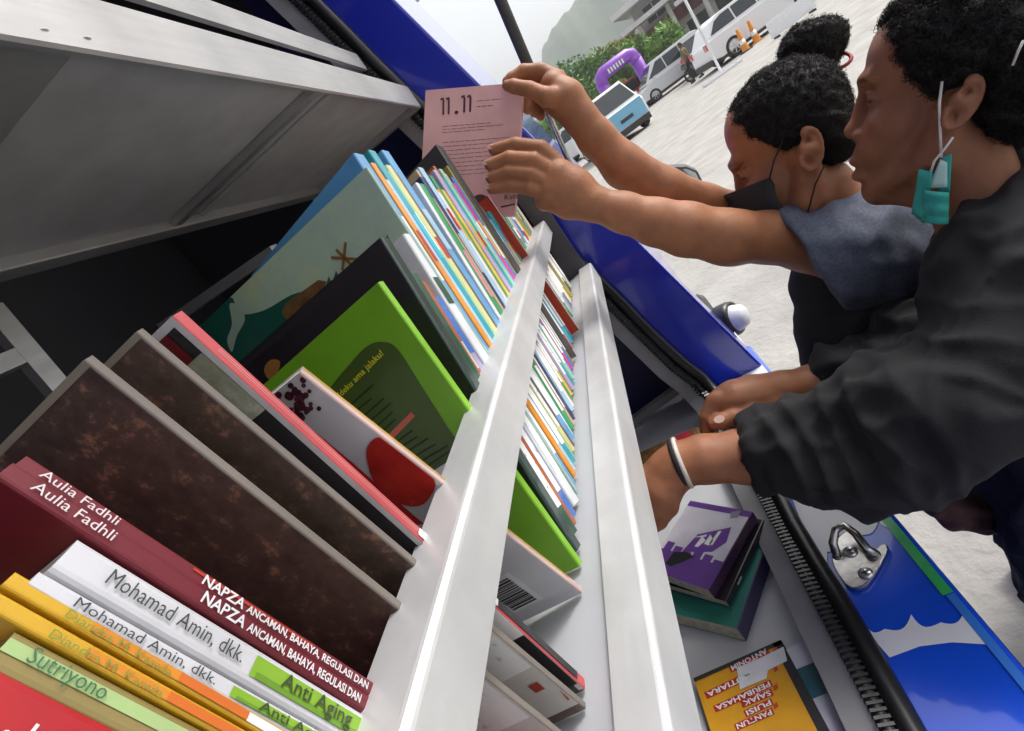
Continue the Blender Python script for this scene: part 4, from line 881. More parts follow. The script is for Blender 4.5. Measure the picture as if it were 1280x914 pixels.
# hair cap + bun
k = hg.k; Fh = Field(*box_of([hg.p(1060, -80, 0), hg.p(1330, 200, 0), hg.p(1190, 50, 130), hg.p(1190, 50, -130), cp(1010, 50, .70), cp(1010, 30, .84)], .03), .0035)
Fh.ell(hg.p(1184, 62, 0), hg.A, (100 * k, 89 * k, 98 * k), 0); Fh.ell(hg.p(1232, 112, 0), hg.A, (44 * k, 62 * k, 76 * k), .02)
pl0 = hg.p(1090, 28, 0); pl1 = hg.p(1172, 128, 0); dv = pl1 - pl0; nn = np.cross(dv, hg.S); nn = nn if nn @ hg.F > 0 else -nn; Fh.cut((pl0 + pl1) / 2, nn, .012)
Fh.ell(hg.p(1196, 150, 86), hg.A, (30 * k, 50 * k, 26 * k), .006, True); Fh.ell(hg.p(1196, 150, -86), hg.A, (30 * k, 50 * k, 26 * k), .006, True)
Fh.cut(hg.p(1255, 170, 0), -hg.U - hg.F * .1, .01)
bun = cp(1013, 63, .775); Fh.ell(bun, np.eye(3), (.043, .038, .042), .006); Fh.ell(bun + V(.010, -.004, -.026), np.eye(3), (.028, .025, .022), .008)
v, f = Fh.mesh(); v = v + vnormals(v, f) * (.0012 * waves(v, 330, 3))[:, None]; hair = skin_obj('hair', [(v, f)], M_hairb, girl)
n = vnormals(v, f)
curls('hair_curl', v, n, np.ones(len(v), bool), 11000, .0095, .0017, .00045, girl, M_hair, 11, .74)
hb = [bun + V(.030, .020, -.004) + V(.016 * math.sin(a), .018 * math.cos(a), -.022 * math.sin(a + .7)) for a in np.linspace(-.6, 2.2, 10)]
strap(hb, .0028, mat('red_hair_band', (.35, .03, .03), .6), 'hair_band', girl)
# black mask folded flat against nose and mouth
m00, m01, m11, m10 = hg.p(1082, 122 + 18, 42), hg.p(1052, 140, 0), hg.p(1060, 244, 0), hg.p(1112, 236, 40)
rows = []
for i in range(9):
    u = i / 8; r = []
    for j in range(13):
        t = (j / 12 - .5) * 2; side = 77 * (1 if t > 0 else -1) * abs(t) ** .72; xx = 1048 + 86 * abs(t) ** 1.55 + 10 * u - 8 * math.sin(math.pi * u) + (6 if i % 3 == 1 else 0) * .5; yy = 136 + 98 * u + 6 * abs(t)
        r.append(hg.p(xx, yy, side))
    rows.append(r)
sheet('face_mask', rows, M_bmask, girl, .0016)
for sg in (1, -1):
    strap([hg.p(1132, 144, sg * 77), hg.p(1150, 122, sg * 80), hg.p(1182, 95, sg * 84), hg.p(1205, 92, sg * 90)], .0011, M_bmask, 'mask_strap', girl)
    strap([hg.p(1142, 238, sg * 77), hg.p(1160, 214, sg * 76), hg.p(1190, 178, sg * 82), hg.p(1212, 160, sg * 90)], .0011, M_bmask, 'mask_strap', girl)
# shirt: sleeve and shoulders
Fs = Field(*box_of([cp(950, 230, .66), cp(1240, 230, .66), cp(950, 400, .95), cp(1250, 420, .95)], .05), .0042)
limb(Fs, [(985, 308, .76, 47), (1040, 322, .75, 62), (1100, 318, .75, 68)], .015); limb(Fs, [(1060, 300, .76, 52), (1150, 300, .76, 62), (1240, 330, .84, 60)], .03)
limb(Fs, [(1050, 275, .81, 42), (1110, 290, .82, 58)], .03); limb(Fs, [(1120, 310, .78, 62), (1180, 360, .82, 70)], .02)
limb(Fs, [(985, 292, .90, 40), (1060, 300, .88, 50), (1110, 310, .80, 60)], .03)
a_, b_ = cp(973, 262, .75), cp(1050, 374, .75); nn = np.cross(b_ - a_, cp(1010, 315, .75)); nn = nn if nn[0] < 0 else -nn; Fs.cut((a_ + b_) / 2, nn, .002)
v, f = Fs.mesh(); v = fabric_folds(v, f, .004, 60, 21); v = v + vnormals(v, f) * (.0012 * waves(v, 150, 23))[:, None]; skin_obj('shirt', [(v, f)], M_tee, girl)
hem = [cp(973 + 77 * t + 14 * math.sin(math.pi * t), 262 + 112 * t, .706 - .067 * math.sin(math.pi * t)) for t in np.linspace(.02, .98, 16)]
# black vest / body below the sleeve
Fv = Field(*box_of([cp(960, 320, .62), cp(1300, 330, .7), cp(990, 600, 1.0), cp(1400, 680, 1.08)], .06), .006)
limb(Fv, [(1078, 350, .82, 78), (1105, 420, .84, 92), (1200, 495, .92, 92), (1330, 600, 1.0, 92)], .02); limb(Fv, [(1120, 355, .80, 68), (1190, 430, .85, 85), (1290, 530, .95, 88)], .02)
v, f = Fv.mesh(); v = fabric_folds(v, f, .006, 40, 31); skin_obj('vest', [(v, f)], M_vest, girl)
strap([cp(1003 + 2 * i, 352 + 11 * i, .715 + .004 * i) for i in range(9)], .0013, M_elastic, 'drawstring', girl) if False else None
hip = at(1385, 600, 1.02); mb = MB()
for dy in (-.10, .10):
    p0 = V(hip[0], hip[1] + dy, hip[2]); mb.tube([p0, V(p0[0] + .02, p0[1], .50), V(p0[0] + .03, p0[1] + .02, .09)], [.10, .075, .055], 14)
mb.build('trousers', M_pants, girl, smooth=True); 
mb = MB()
for dy in (-.10, .10): mb.obox(V(hip[0] - .03, hip[1] + dy + .02, .045), V(1, 0, 0), V(0, 1, 0), V(0, 0, 1), .13, .048, .044)
mb.build('shoes', M_vest, girl, bevel=.015)
# ------------------------------------------------------------------ woman in the black hoodie, teal mask hanging from one ear
wom = empty('person', at(1330, 620, .75) * V(1, 1, 0)); tag(wom, 'person in black hoodie, teal mask hanging from ear, reaching into the van', 'person')
SKW = (.27, .110, .055)
hw = Head((1200, 128), (1200, 128), .555, 1., 0., turn=-.02)
Fd = Field(*box_of([hw.p(1030, -70, 0), hw.p(1340, 300, 0), hw.p(1200, 100, 110), hw.p(1200, 100, -110), cp(770, 690, .70), cp(770, 690, .81), cp(1300, 400, .50)], .02), .0021); hw.build(Fd)
Fd.cone(hw.p(1195, 180, 0), hw.p(1250, 330, -5), 58 * hw.k, 66 * hw.k, .02); Fd.cone(hw.p(1180, 215, 30), hw.p(1225, 300, 25), 14 * hw.k, 16 * hw.k, .02)
# arms inside the sleeves
limb(Fd, [(1265, 290, .60, 50), (1290, 350, .56, 52), (1240, 445, .56, 48), (1170, 520, .575, 46), (1100, 545, .60, 44), (1000, 563, .665, 39)], .01)
limb(Fd, [(1265, 290, .62, 44), (1270, 345, .66, 40), (1200, 404, .69, 36), (1140, 436, .70, 33), (1065, 468, .735, 28)], .01)
# forearm with bracelet, hand reaching behind the rail
limb(Fd, [(1000, 563, .665, 39), (935, 570, .69, 34), (880, 574, .705, 29.5), (850, 580, .715, 26.5), (836, 588, .72, 26)], .01)
limb(Fd, [(840, 588, .72, 25), (818, 608, .728, 26), (802, 622, .735, 23)], .01); limb(Fd, [(845, 592, .712, 20), (828, 618, .715, 20), (815, 632, .72, 17)], .01)
for i, (dx, dy, dd) in enumerate([(0, 0, .0), (-6, -10, .012), (-8, -20, .024), (-6, -28, .034)]):
    limb(Fd, [(808 + dx, 628 + dy, .722 + dd, 11), (790 + dx, 650 + dy, .735 + dd, 10.5), (778 + dx, 676 + dy, .745 + dd, 9), (778 + dx, 694 + dy, .75 + dd, 7)], .003)
limb(Fd, [(838, 606, .705, 14), (836, 634, .712, 11.5), (824, 652, .722, 9.5), (814, 662, .73, 7.5)], .004)
# other hand bent over the edge, thumb forward
limb(Fd, [(1065, 468, .735, 27), (1015, 481, .74, 24), (985, 486, .742, 21), (965, 490, .742, 22)], .01)
limb(Fd, [(975, 487, .742, 22), (940, 495, .74, 25), (915, 499, .74, 22), (902, 501, .742, 15)], .01); limb(Fd, [(968, 492, .752, 20), (930, 500, .758, 20), (905, 505, .762, 15)], .01)
for i in range(4):
    dd = .013 * i; dx = 1.5 * i
    limb(Fd, [(908 + dx, 499 - 1 * i, .738 + dd, 12), (893 + dx, 502 + i, .738 + dd, 10.8), (884 + dx, 521 + i, .742 + dd, 9.6), (884 + dx, 540 - 2 * i, .748 + dd, 8.2), (888 + dx, 551 - 3 * i, .752 + dd, 6.6)], .0022)
    Fd.ell(cp(896 + dx, 496 - i, .732 + dd), np.eye(3), (.007, .006, .006), .006)
limb(Fd, [(968, 502, .728, 15), (940, 514, .722, 12.5), (918, 521, .722, 10.8), (900, 527, .724, 9.6), (893, 530, .726, 7.4)], .005)
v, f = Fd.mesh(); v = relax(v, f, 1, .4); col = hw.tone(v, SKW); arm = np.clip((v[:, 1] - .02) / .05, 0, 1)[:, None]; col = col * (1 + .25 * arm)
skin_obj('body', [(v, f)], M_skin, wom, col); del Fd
hw.eyes(wom)
c_ = cp(899, 524.5, .7095); n_ = unit(V(-.35, -.45, -.8)); a_ = unit(V(-.9, .3, .1) - (V(-.9, .3, .1) @ n_) * n_); b_ = np.cross(n_, a_); mb = MB()
mb.prism([to_world(c_ + a_ * .0072 * math.cos(q) + b_ * .0055 * math.sin(q)) for q in np.linspace(0, 6.28, 16)[:-1]], (0, 0, 0), (n_ * .0012) @ R_); mb.build('nail', mat('pale_nail', (.52, .34, .27), .3), wom)
# bracelet: pale outer ring with dark edge
bc = cp(853, 578, .714); ba = unit(cp(880, 574, .705) - cp(836, 588, .72)); u1 = unit(np.cross(ba, V(0, 0, 1))); u2 = np.cross(ba, u1)
for off, rr, mm, nmn in ((.0, .0335, mat('ivory_bangle', (.68, .62, .55), .3), 'bangle'), (-.0055, .0325, M_cuff, 'bangle_edge')):
    P = [to_world(bc + ba * off + rr * (math.cos(q) * u1 + math.sin(q) * u2)) for q in np.linspace(0, 2 * math.pi, 33)]; mb = MB(); mb.tube(P, .0034, 8, False); mb.build(nmn, mm, wom, smooth=True)
# hair
k = hw.k; Fh = Field(*box_of([hw.p(1050, -90, 0), hw.p(1360, 230, 0), hw.p(1200, 50, 140), hw.p(1200, 50, -140)], .02), .0035)
Fh.ell(hw.p(1196, 54, 0), hw.A, (112 * k, 106 * k, 100 * k), 0); Fh.ell(hw.p(1270, 110, 0), hw.A, (60 * k, 80 * k, 84 * k), .02)
pl0 = hw.p(1090, 28, 0); pl1 = hw.p(1166, 128, 0); dv = pl1 - pl0; nn = np.cross(dv, hw.S); nn = nn if nn @ hw.F > 0 else -nn; Fh.cut((pl0 + pl1) / 2, nn, .012)
for sg in (1, -1): Fh.ell(hw.p(1196, 145, sg * 88), hw.A, (34 * k, 54 * k, 28 * k), .006, True)
Fh.cut(hw.p(1262, 182, 0), -hw.U, .012)
v, f = Fh.mesh(); v = v + vnormals(v, f) * (.0018 * waves(v, 300, 5))[:, None]; skin_obj('hair', [(v, f)], M_hairb, wom); n = vnormals(v, f)
curls('hair_curl', v, n, np.ones(len(v), bool), 11000, .0095, .0022, .0005, wom, M_hair, 12, .66)
strap([hw.p(1262, 86, 100), hw.p(1268, 70, 104), hw.p(1274, 58, 106)], .0011, M_elastic, 'hair_pin', wom)
# teal mask hanging by its loop from the ear
q = lambda x, y, s_=78: hw.p(x, y, s_)
strap([q(1181, 104, 92), q(1178, 130, 94), q(1179, 165, 92), q(1180, 192, 88)], .0013, M_elastic, 'ear_loop', wom)
strap([q(1194, 168, 96), q(1184, 182, 96), q(1172, 196, 94), q(1168, 208, 92)], .0013, M_elastic, 'ear_loop', wom)
rows = quad_rows(q(1154, 206, 84), q(1170, 208, 92), q(1160, 268, 92), q(1145, 258, 84), 7, 6, lambda u, v: hw.S * .003 * math.sin(9 * u) * v); sheet('hanging_mask', rows, M_tmask, wom, .0014)
rows = quad_rows(q(1161, 229, 95), q(1189, 232, 98), q(1188, 268, 98), q(1160, 266, 95), 8, 7, lambda u, v: hw.S * (.0025 * math.sin(14 * u) + .006 * math.sin(math.pi * v))); sheet('hanging_mask', rows, M_tmask, wom, .0016)
rows = quad_rows(q(1181, 192, 82), q(1192, 188, 80), q(1190, 232, 86), q(1176, 234, 86), 6, 5); sheet('hanging_mask', rows, M_tmask, wom, .0014)
rows = quad_rows(q(1179, 194, 88), q(1187, 198, 88), q(1187, 226, 92), q(1164, 228, 90), 6, 5); sheet('mask_lining', rows, M_tmaski, wom, .001)
# hoodie: torso, two sleeves
Fs = Field(*box_of([cp(1000, 440, .75), cp(920, 520, .70), cp(1420, 200, .45), cp(1420, 900, .60), cp(1000, 650, .55), cp(1480, 800, .9), cp(1200, 160, .8)], .06), .0048)
limb(Fs, [(925, 574, .695, 35), (965, 568, .68, 46), (1005, 562, .66, 57), (1060, 556, .625, 66), (1120, 536, .585, 76), (1170, 510, .56, 82)], .02)
limb(Fs, [(1170, 510, .56, 82), (1245, 445, .54, 86), (1300, 355, .53, 98), (1312, 295, .54, 92)], .03)
limb(Fs, [(1048, 575, .62, 50), (1064, 610, .61, 36), (1070, 622, .61, 26)], .018); limb(Fs, [(1105, 565, .59, 56), (1135, 580, .575, 34)], .02); limb(Fs, [(1000, 590, .655, 30), (1020, 604, .65, 18)], .016)
limb(Fs, [(1048, 472, .732, 32), (1060, 468, .727, 37), (1090, 458, .715, 42), (1140, 432, .70, 46), (1200, 404, .69, 50), (1275, 345, .67, 58)], .02); limb(Fs, [(1085, 440, .715, 26), (1105, 428, .70, 24)], .02)
limb(Fs, [(1305, 305, .60, 100), (1360, 430, .64, 130), (1420, 600, .70, 135), (1480, 760, .78, 140)], .03); limb(Fs, [(1285, 340, .66, 72), (1310, 480, .70, 110), (1390, 640, .78, 120)], .03)
limb(Fs, [(1268, 205, .60, 44), (1300, 230, .58, 60)], .03); limb(Fs, [(1215, 290, .62, 30), (1240, 235, .585, 26), (1268, 190, .575, 26)], .02)
ca_, cb_ = cp(940, 571, .69), cp(985, 566, .672); Fs.cut(ca_, ca_ - cb_, .003)
v, f = Fs.mesh(); v = fabric_folds(v, f, .012, 34, 41); v = fabric_folds(v, f, .005, 80, 43)
def sleeve_folds(v, f, a, b, turns, amp, rad, seed):
    ab = b - a; l = np.linalg.norm(ab); t = (v - a) @ ab / l ** 2; d = np.linalg.norm(v - a - np.clip(t, 0, 1)[:, None] * ab, axis=1)
    m = np.clip(1.2 - d / rad, 0, 1) * np.clip(t * 8, 0, 1) * np.clip((1.1 - t) * 5, 0, 1); n = vnormals(v, f)
    ph = t * turns * 6.283 + 3.0 * waves(v, 22, seed) + 1.2 * waves(v, 50, seed + 1); m = m * (.45 + .55 * np.clip(waves(v, 18, seed + 3) + .5, 0, 1.3)); w_ = 1 - np.abs(np.sin(ph / 2)) ** .7 * 1.6
    return v + n * (amp * m * w_)[:, None]
v = sleeve_folds(v, f, cp(944, 571, .69), cp(1180, 505, .56), 5, .0095, .15, 61); v = sleeve_folds(v, f, cp(1180, 505, .56), cp(1300, 320, .54), 3.5, .009, .16, 63); v = sleeve_folds(v, f, cp(1030, 476, .738), cp(1230, 380, .68), 5, .0065, .11, 65)
v = relax(v, f, 1, .35); skin_obj('hoodie', [(v, f)], M_hood, wom)
for c_, d_, ra in (((944, 571, .69), (962, 568.5, .681), 38.5), ((1024, 478.5, .738), (1042, 472.5, .732), 31)):
    Fc = Field(*box_of([cp(*c_), cp(*d_)], .06), .003); Fc.cone(cp(*c_), cp(*d_), px(ra, c_[2]), px(ra + 2, d_[2]), 0); ax_ = unit(cp(*d_) - cp(*c_)); Fc.cut(cp(*c_), -ax_); Fc.cut(cp(*d_) + ax_ * .012, ax_, .006)
    v, f = Fc.mesh(); a_ = np.arctan2((v - cp(*c_)) @ np.cross(ax_, V(0, 0, 1)), (v - cp(*c_)) @ V(0, 0, 1)); v = v + vnormals(v, f) * (.0009 * np.sin(a_ * 60))[:, None]; skin_obj('cuff', [(v, f)], M_cuff, wom)
strap([cp(1199, 268, .59), cp(1197, 282, .588), cp(1194, 300, .586)], .0016, M_elastic, 'zip_cord', wom)
hip = at(1480, 760, .78); mb = MB()
for dy in (-.09, .10):
    p0 = V(hip[0], hip[1] + dy, hip[2]); mb.tube([p0 + V(0, 0, .1), p0, V(p0[0] + .03, p0[1], .50), V(p0[0] + .05, p0[1] + .02, .09)], [.11, .125, .09, .065], 16)
mb.build('trousers', M_pants, wom, smooth=True)
mb = MB()
for dy in (-.09, .10): mb.obox(V(hip[0] - .01, hip[1] + dy + .02, .045), V(1, 0, 0), V(0, 1, 0), V(0, 0, 1), .13, .048, .044)
mb.build('shoes', M_vest, wom, bevel=.015)
# ================================================================== the car park behind
def far(r, dist):                                         # r: photo pixels along the horizon from the shelf's vanishing point
    q = ray(710 + .799 * r, 165 - .602 * r); q = q * (dist / q[1]); return V(q[0], q[1], 0)
M_glass = mat('dark_car_glass', (.02, .025, .03), .08, coat=.5); M_tyre = mat('tyre_rubber', (.018, .018, .018), .8); M_rim = mat('alloy_rim', (.6, .6, .6), .3, metal=.8)
M_lampw = mat('clear_lamp', (.75, .78, .8), .1, coat=.8); M_lampr = mat('red_lamp', (.45, .01, .01), .15, coat=.8); M_plast = mat('black_plastic', (.025, .025, .027), .5)
def car(name, label, pos, yaw, paint, prof, cabin, Ln, Wd, wheels, wr=.33, group='vehicles parked across the lot', band=None, front=False):
    """prof: lower body side outline, cabin: greenhouse outline, both (x along car, z); car points along +x before yaw"""
    root = empty(name, pos); root.rotation_euler.z = yaw; tag(root, label, 'car' if name != 'minibus' else 'minibus', group)
    def bd(nm, mb, m, par=root, **k):
        o = mb.build(nm, m, None, **k); o.parent = par; return o
    h = Wd / 2
    mb = MB(); mb.prism([V(x, -h, z) for x, z in prof], (0, 0, 0), (0, Wd, 0)); body = bd('body', mb, paint, bevel=.05)
    n = len(cabin); cz0 = min(z for x, z in cabin); cz1 = max(z for x, z in cabin); ins = lambda z: h - .04 - .16 * (z - cz0) / (cz1 - cz0)
    mb = MB(); P = [V(x, -ins(z), z) for x, z in cabin] + [V(x, ins(z), z) for x, z in cabin]
    mb.add(P, [tuple(range(n))[::-1], tuple(range(n, 2 * n))] + [(i, (i + 1) % n, n + (i + 1) % n, n + i) for i in range(n)]); bd('cabin', mb, paint, bevel=.03)
    cx = sum(x for x, z in cabin) / n; czm = (cz0 + cz1) / 2 + .02
    shr = lambda x, z: (cx + (x - cx) * .88, czm + (z - czm) * .68)
    sc_ = [shr(x, z) for x, z in cabin]; xs = [x for x, z in sc_]; x0, x1 = min(xs), max(xs)
    def clipx(poly, a, b):
        for (lim, sgn) in ((a, 1), (b, -1)):
            out = []
            for i in range(len(poly)):
                p, q = poly[i], poly[(i + 1) % len(poly)]; ip, iq = (p[0] - lim) * sgn >= 0, (q[0] - lim) * sgn >= 0
                if ip: out.append(p)
                if ip != iq: t = (lim - p[0]) / (q[0] - p[0]); out.append((lim, p[1] + t * (q[1] - p[1])))
            poly = out
        return poly
    for sg in (-1, 1):
        for a, b in ((x0, x0 + (x1 - x0) * .34), (x0 + (x1 - x0) * .36, x0 + (x1 - x0) * .64), (x0 + (x1 - x0) * .66, x1)):
            pl = clipx(sc_, a, b)
            if len(pl) < 3: continue
            o = mesh_obj('window', [V(x, sg * (ins(z) + .012), z) for x, z in pl], [tuple(range(len(pl)))], M_glass); o.parent = root
    xf = max(cabin, key=lambda p: p[0]); xr = min(cabin, key=lambda p: p[0])
    tops = sorted([p for p in cabin if p[1] > cz1 - .03]); tf, tr = tops[-1], tops[0]
    for nm, lo_, hi_, s_ in (('windscreen', xf, tf, 1), ('rear_window', xr, tr, -1)):
        a = V(lo_[0], 0, lo_[1]); b_ = V(hi_[0], 0, hi_[1]); a, b_ = a + (b_ - a) * .12, a + (b_ - a) * .88; nx = unit(V(s_ * abs(b_[2] - a[2]), 0, abs(b_[0] - a[0]) + .01)) * .012
        o = mesh_obj(nm, [a + nx - V(0, ins(a[2]) - .06, 0), a + nx + V(0, ins(a[2]) - .06, 0), b_ + nx + V(0, ins(b_[2]) - .06, 0), b_ + nx - V(0, ins(b_[2]) - .06, 0)], [(0, 1, 2, 3)], M_glass); o.parent = root
    for wx in wheels:
        for sg in (-1, 1):
            e = bpy.data.objects.new('wheel', None); COL.objects.link(e); e.parent = root; e.location = (wx, sg * (h - .09), wr); e.empty_display_size = .1
            mb = MB(); mb.lathe([(wr * .62, .10), (wr * .95, .115), (wr, .08), (wr, -.08), (wr * .95, -.115), (0, -.1)], (0, 0, 0), (0, sg, 0), 24); bd('tyre', mb, M_tyre, e, smooth=False)
            mb = MB(); mb.lathe([(0, .10), (wr * .14, .112), (wr * .2, .09)], (0, 0, 0), (0, sg, 0), 12)
            for j in range(7):
                a = 6.283 * j / 7; mb.obox((math.cos(a) * wr * .38, sg * .098, math.sin(a) * wr * .38), (math.cos(a), 0, math.sin(a)), (0, 1, 0), (-math.sin(a), 0, math.cos(a)), wr * .25, .008, wr * .055)
            mb.lathe([(wr * .60, .085), (wr * .66, .118), (wr * .70, .10)], (0, 0, 0), (0, sg, 0), 24); bd('rim', mb, M_rim, e)
    fx = max(x for x, z in prof); rx = min(x for x, z in prof); zl = max(z for x, z in prof if x > fx - .3) * .82
    for sg in (-1, 1):
        mb = MB(); mb.box((fx - .14, sg * (h - .22) - .17, zl - .09), (fx + .012, sg * (h - .22) + .17, zl + .07)); bd('headlight', mb, M_lampw, bevel=.02)
        mb = MB(); mb.box((rx - .012, sg * (h - .16) - .13, .78), (rx + .16, sg * (h - .16) + .172, 1.02)); bd('tail_light', mb, M_lampr, bevel=.02)
        mb = MB(); mb.box((xf[0] - .62, sg * (h + .09) - .09, cz0 + .02), (xf[0] - .46, sg * (h + .09) + .09, cz0 + .16)); bd('mirror', mb, paint, bevel=.02)
    mb = MB(); mb.box((fx - .25, -h + .06, .20), (fx + .03, h - .06, .42)); bd('front_bumper', mb, M_plast, bevel=.03)
    mb = MB(); mb.box((rx - .03, -h + .06, .22), (rx + .25, h - .06, .44)); bd('rear_bumper', mb, M_plast, bevel=.03)
    mb = MB(); mb.box((rx + .3, -h - .004, .19), (fx - .3, h + .004, .30)); bd('side_skirt', mb, M_plast)
    if band is not None:
        mb = MB(); mb.box((fx + .004, -h + .10, .45), (fx + .024, h - .10, zl + .16)); bd('front_panel', mb, band, bevel=.006)
        mb = MB(); mb.box((fx + .0245, -.26, .60), (fx + .031, .26, .72)); bd('number_plate', mb, M_plast)
    return root
carw = mat('white_car_paint', (.78, .78, .80), .25, coat=.8); carg = mat('graphite_car_paint', (.05, .05, .055), .3, coat=.8); carr = mat('red_car_paint', (.38, .02, .03), .3, coat=.8); carb = mat('light_blue_paint', (.16, .42, .62), .3, coat=.7)
SUV = [(-2.3, .40), (-2.28, .95), (-2.2, 1.06), (1.05, 1.06), (2.1, .92), (2.3, .72), (2.3, .32), (1.85, .28), (-1.9, .28)]
SUVC = [(-2.15, 1.04), (-1.75, 1.58), (-1.4, 1.70), (.35, 1.70), (1.25, 1.04)]
VANP = [(-2.0, .38), (-1.98, 1.0), (1.35, 1.0), (1.95, .84), (2.05, .62), (2.05, .30), (-1.8, .28)]; VANC = [(-1.96, .98), (-1.85, 1.76), (-1.6, 1.84), (.75, 1.82), (1.55, .98)]
BUSP = [(-2.1, .36), (-2.1, 1.08), (1.80, 1.08), (1.98, .95), (2.0, .34), (-1.9, .28)]; BUSC = [(-2.08, 1.06), (-2.02, 1.82), (-1.8, 1.88), (1.35, 1.86), (1.82, 1.06)]
def look(p): return math.atan2(-p[1], -p[0])
p = far(274, 24.5); car('parked_car', 'white crossover parked at the top right behind the traffic delineators', p, .16, carw, SUV, SUVC, 4.6, 1.85, (-1.38, 1.42), .36)
p = far(148, 32.5); car('parked_car', 'white hatchback van parked behind the walking man', p, math.pi + .12, carw, VANP, VANC, 4.05, 1.75, (-1.3, 1.35), .32)
p = far(205, 30.5); car('parked_car', 'graphite car half hidden between the two white vehicles', p, 1.2, carg, SUV, SUVC, 4.6, 1.8, (-1.38, 1.42), .34)
p = far(112, 40); car('parked_car', 'red car far back beside the purple arch', p, .4, carr, VANP, VANC, 4.05, 1.7, (-1.3, 1.35), .32)
p = far(46, 22.5); car('minibus', 'light blue and white minibus facing the camera below the purple arch', p, look(p) + .35, carw, BUSP, BUSC, 4.1, 1.75, (-1.3, 1.3), .33, band=carb)
p = far(14, 30); car('parked_car', 'white car behind the raised forearm, left of the minibus', p, 2.7, carw, VANP, VANC, 4.05, 1.7, (-1.3, 1.35), .32)
# motorbikes
def bike(label, pos, yaw, m):
    root = empty('motorbike', pos); root.rotation_euler.z = yaw; tag(root, label, 'motorbike', 'motorbikes by the arch')
    def bd(nm, mb, m_, **k): o = mb.build(nm, m_, None, **k); o.parent = root; return o
    for x in (-.6, .62):
        mb = MB(); mb.lathe([(.20, .03), (.26, .045), (.29, 0), (.26, -.045), (.20, -.03), (.20, .03)], (x, 0, .29), (0, 1, 0), 20); bd('wheel', mb, M_tyre)
    mb = MB(); mb.prism([V(-.75, -.12, .62), V(-.35, -.12, .45), (.1, -.12, .32), (.35, -.12, .42), (.5, -.12, .95), (.35, -.12, .98), (.15, -.12, .55), (-.15, -.12, .72), (-.8, -.12, .78)], (0, 0, 0), (0, .24, 0)); bd('body', mb, m, bevel=.03)
    mb = MB(); mb.box((-.72, -.13, .78), (-.08, .13, .86)); bd('seat', mb, M_plast, bevel=.03)
    mb = MB(); mb.tube([(.42, -.34, 1.05), (.46, 0, 1.0), (.42, .34, 1.05)], .02, 8); bd('handlebar', mb, M_plast)
    mb = MB(); mb.tube([(.46, 0, .98), (.62, 0, .29)], .03, 8); bd('fork', mb, M_rim)
    mb = MB(); mb.lathe([(.09, 0), (.09, .05), (.05, .08), (0, .08)], (.5, 0, .92), (1, 0, 0), 12); bd('headlight', mb, M_lampw)
for i, (r, d, yw, m, lb) in enumerate(((98, 33, 2.2, carr, 'red motorbike just left of the white hatchback van'), (88, 34.5, 2.6, carr, 'red motorbike under the purple arch'), (80, 36, 2.4, carg, 'dark motorbike farthest left under the purple arch'), (186, 27.5, .4, carg, 'dark motorbike beside the walking man'))):
    bike(lb, far(r, d), yw, m)
# purple inflatable arch
arch = empty('inflatable_arch', far(92, 33)); tag(arch, 'purple inflatable gateway arch in front of the trees', 'arch')
M_pur = mat('purple_inflatable', (.27, .06, .55), .4, var=.15, vscale=1.5, coat=.3)
A0, A1 = far(67, 33), far(119, 33.5); up = V(0, 0, 1)
for nm, a, b in (('leg', A0, A0 + up * 2.5), ('leg', A1, A1 + up * 2.5)):
    mb = MB(); mb.tube([a, a + (b - a) * .5, b], [.34, .33, .33], 14); keep(mb.build(nm, M_pur, None, smooth=True), arch)
mb = MB(); ax_ = unit(A1 - A0); mb.tube([A0 + up * 2.35, A0 + up * 2.75 + ax_ * .12, A0 + up * 2.85 + ax_ * .3, A1 + up * 2.85 - ax_ * .3, A1 + up * 2.75 - ax_ * .12, A1 + up * 2.35], .35, 14); keep(mb.build('cross_beam', M_pur, None, smooth=True), arch)
for t in (.3, .38, .46, .54, .62, .7):
    q = A0 + (A1 - A0) * t + up * 2.75; mb = MB(); mb.obox(q - V(A0[0], A0[1], 0) / np.linalg.norm(A0) * .36, ax_, unit(V(A0[0], A0[1], 0)), up, .05, .012, .13); keep(mb.build('lettering', M_whited, None), arch)
# delineator cones
M_or = mat('orange_plastic', (.72, .25, .02), .45, var=.1)
for i, (r, d, lb) in enumerate(((250, 22.6, 'orange traffic cone nearer the rear wheel of the white crossover'), (268, 23.2, 'orange traffic cone beside the door of the white crossover'))):
    q = far(r, d); root = empty('traffic_cone', q); tag(root, lb, 'cone', 'traffic cones')
    mb = MB(); mb.box(q + V(-.19, -.19, 0), q + V(.19, .19, .04)); keep(mb.build('base', M_or if i else M_plast, None, bevel=.01), root)
    mb = MB(); mb.lathe([(.14, .04), (.13, .08), (.05, .80), (.04, .82), (0, .82)], q, (0, 0, 1), 18); keep(mb.build('cone_body', M_or, None, smooth=True), root)
    mb = MB(); mb.lathe([(.109, .28), (.112, .285), (.092, .435), (.089, .43)], q, (0, 0, 1), 18); keep(mb.build('reflective_band', M_whited, None, smooth=True), root)
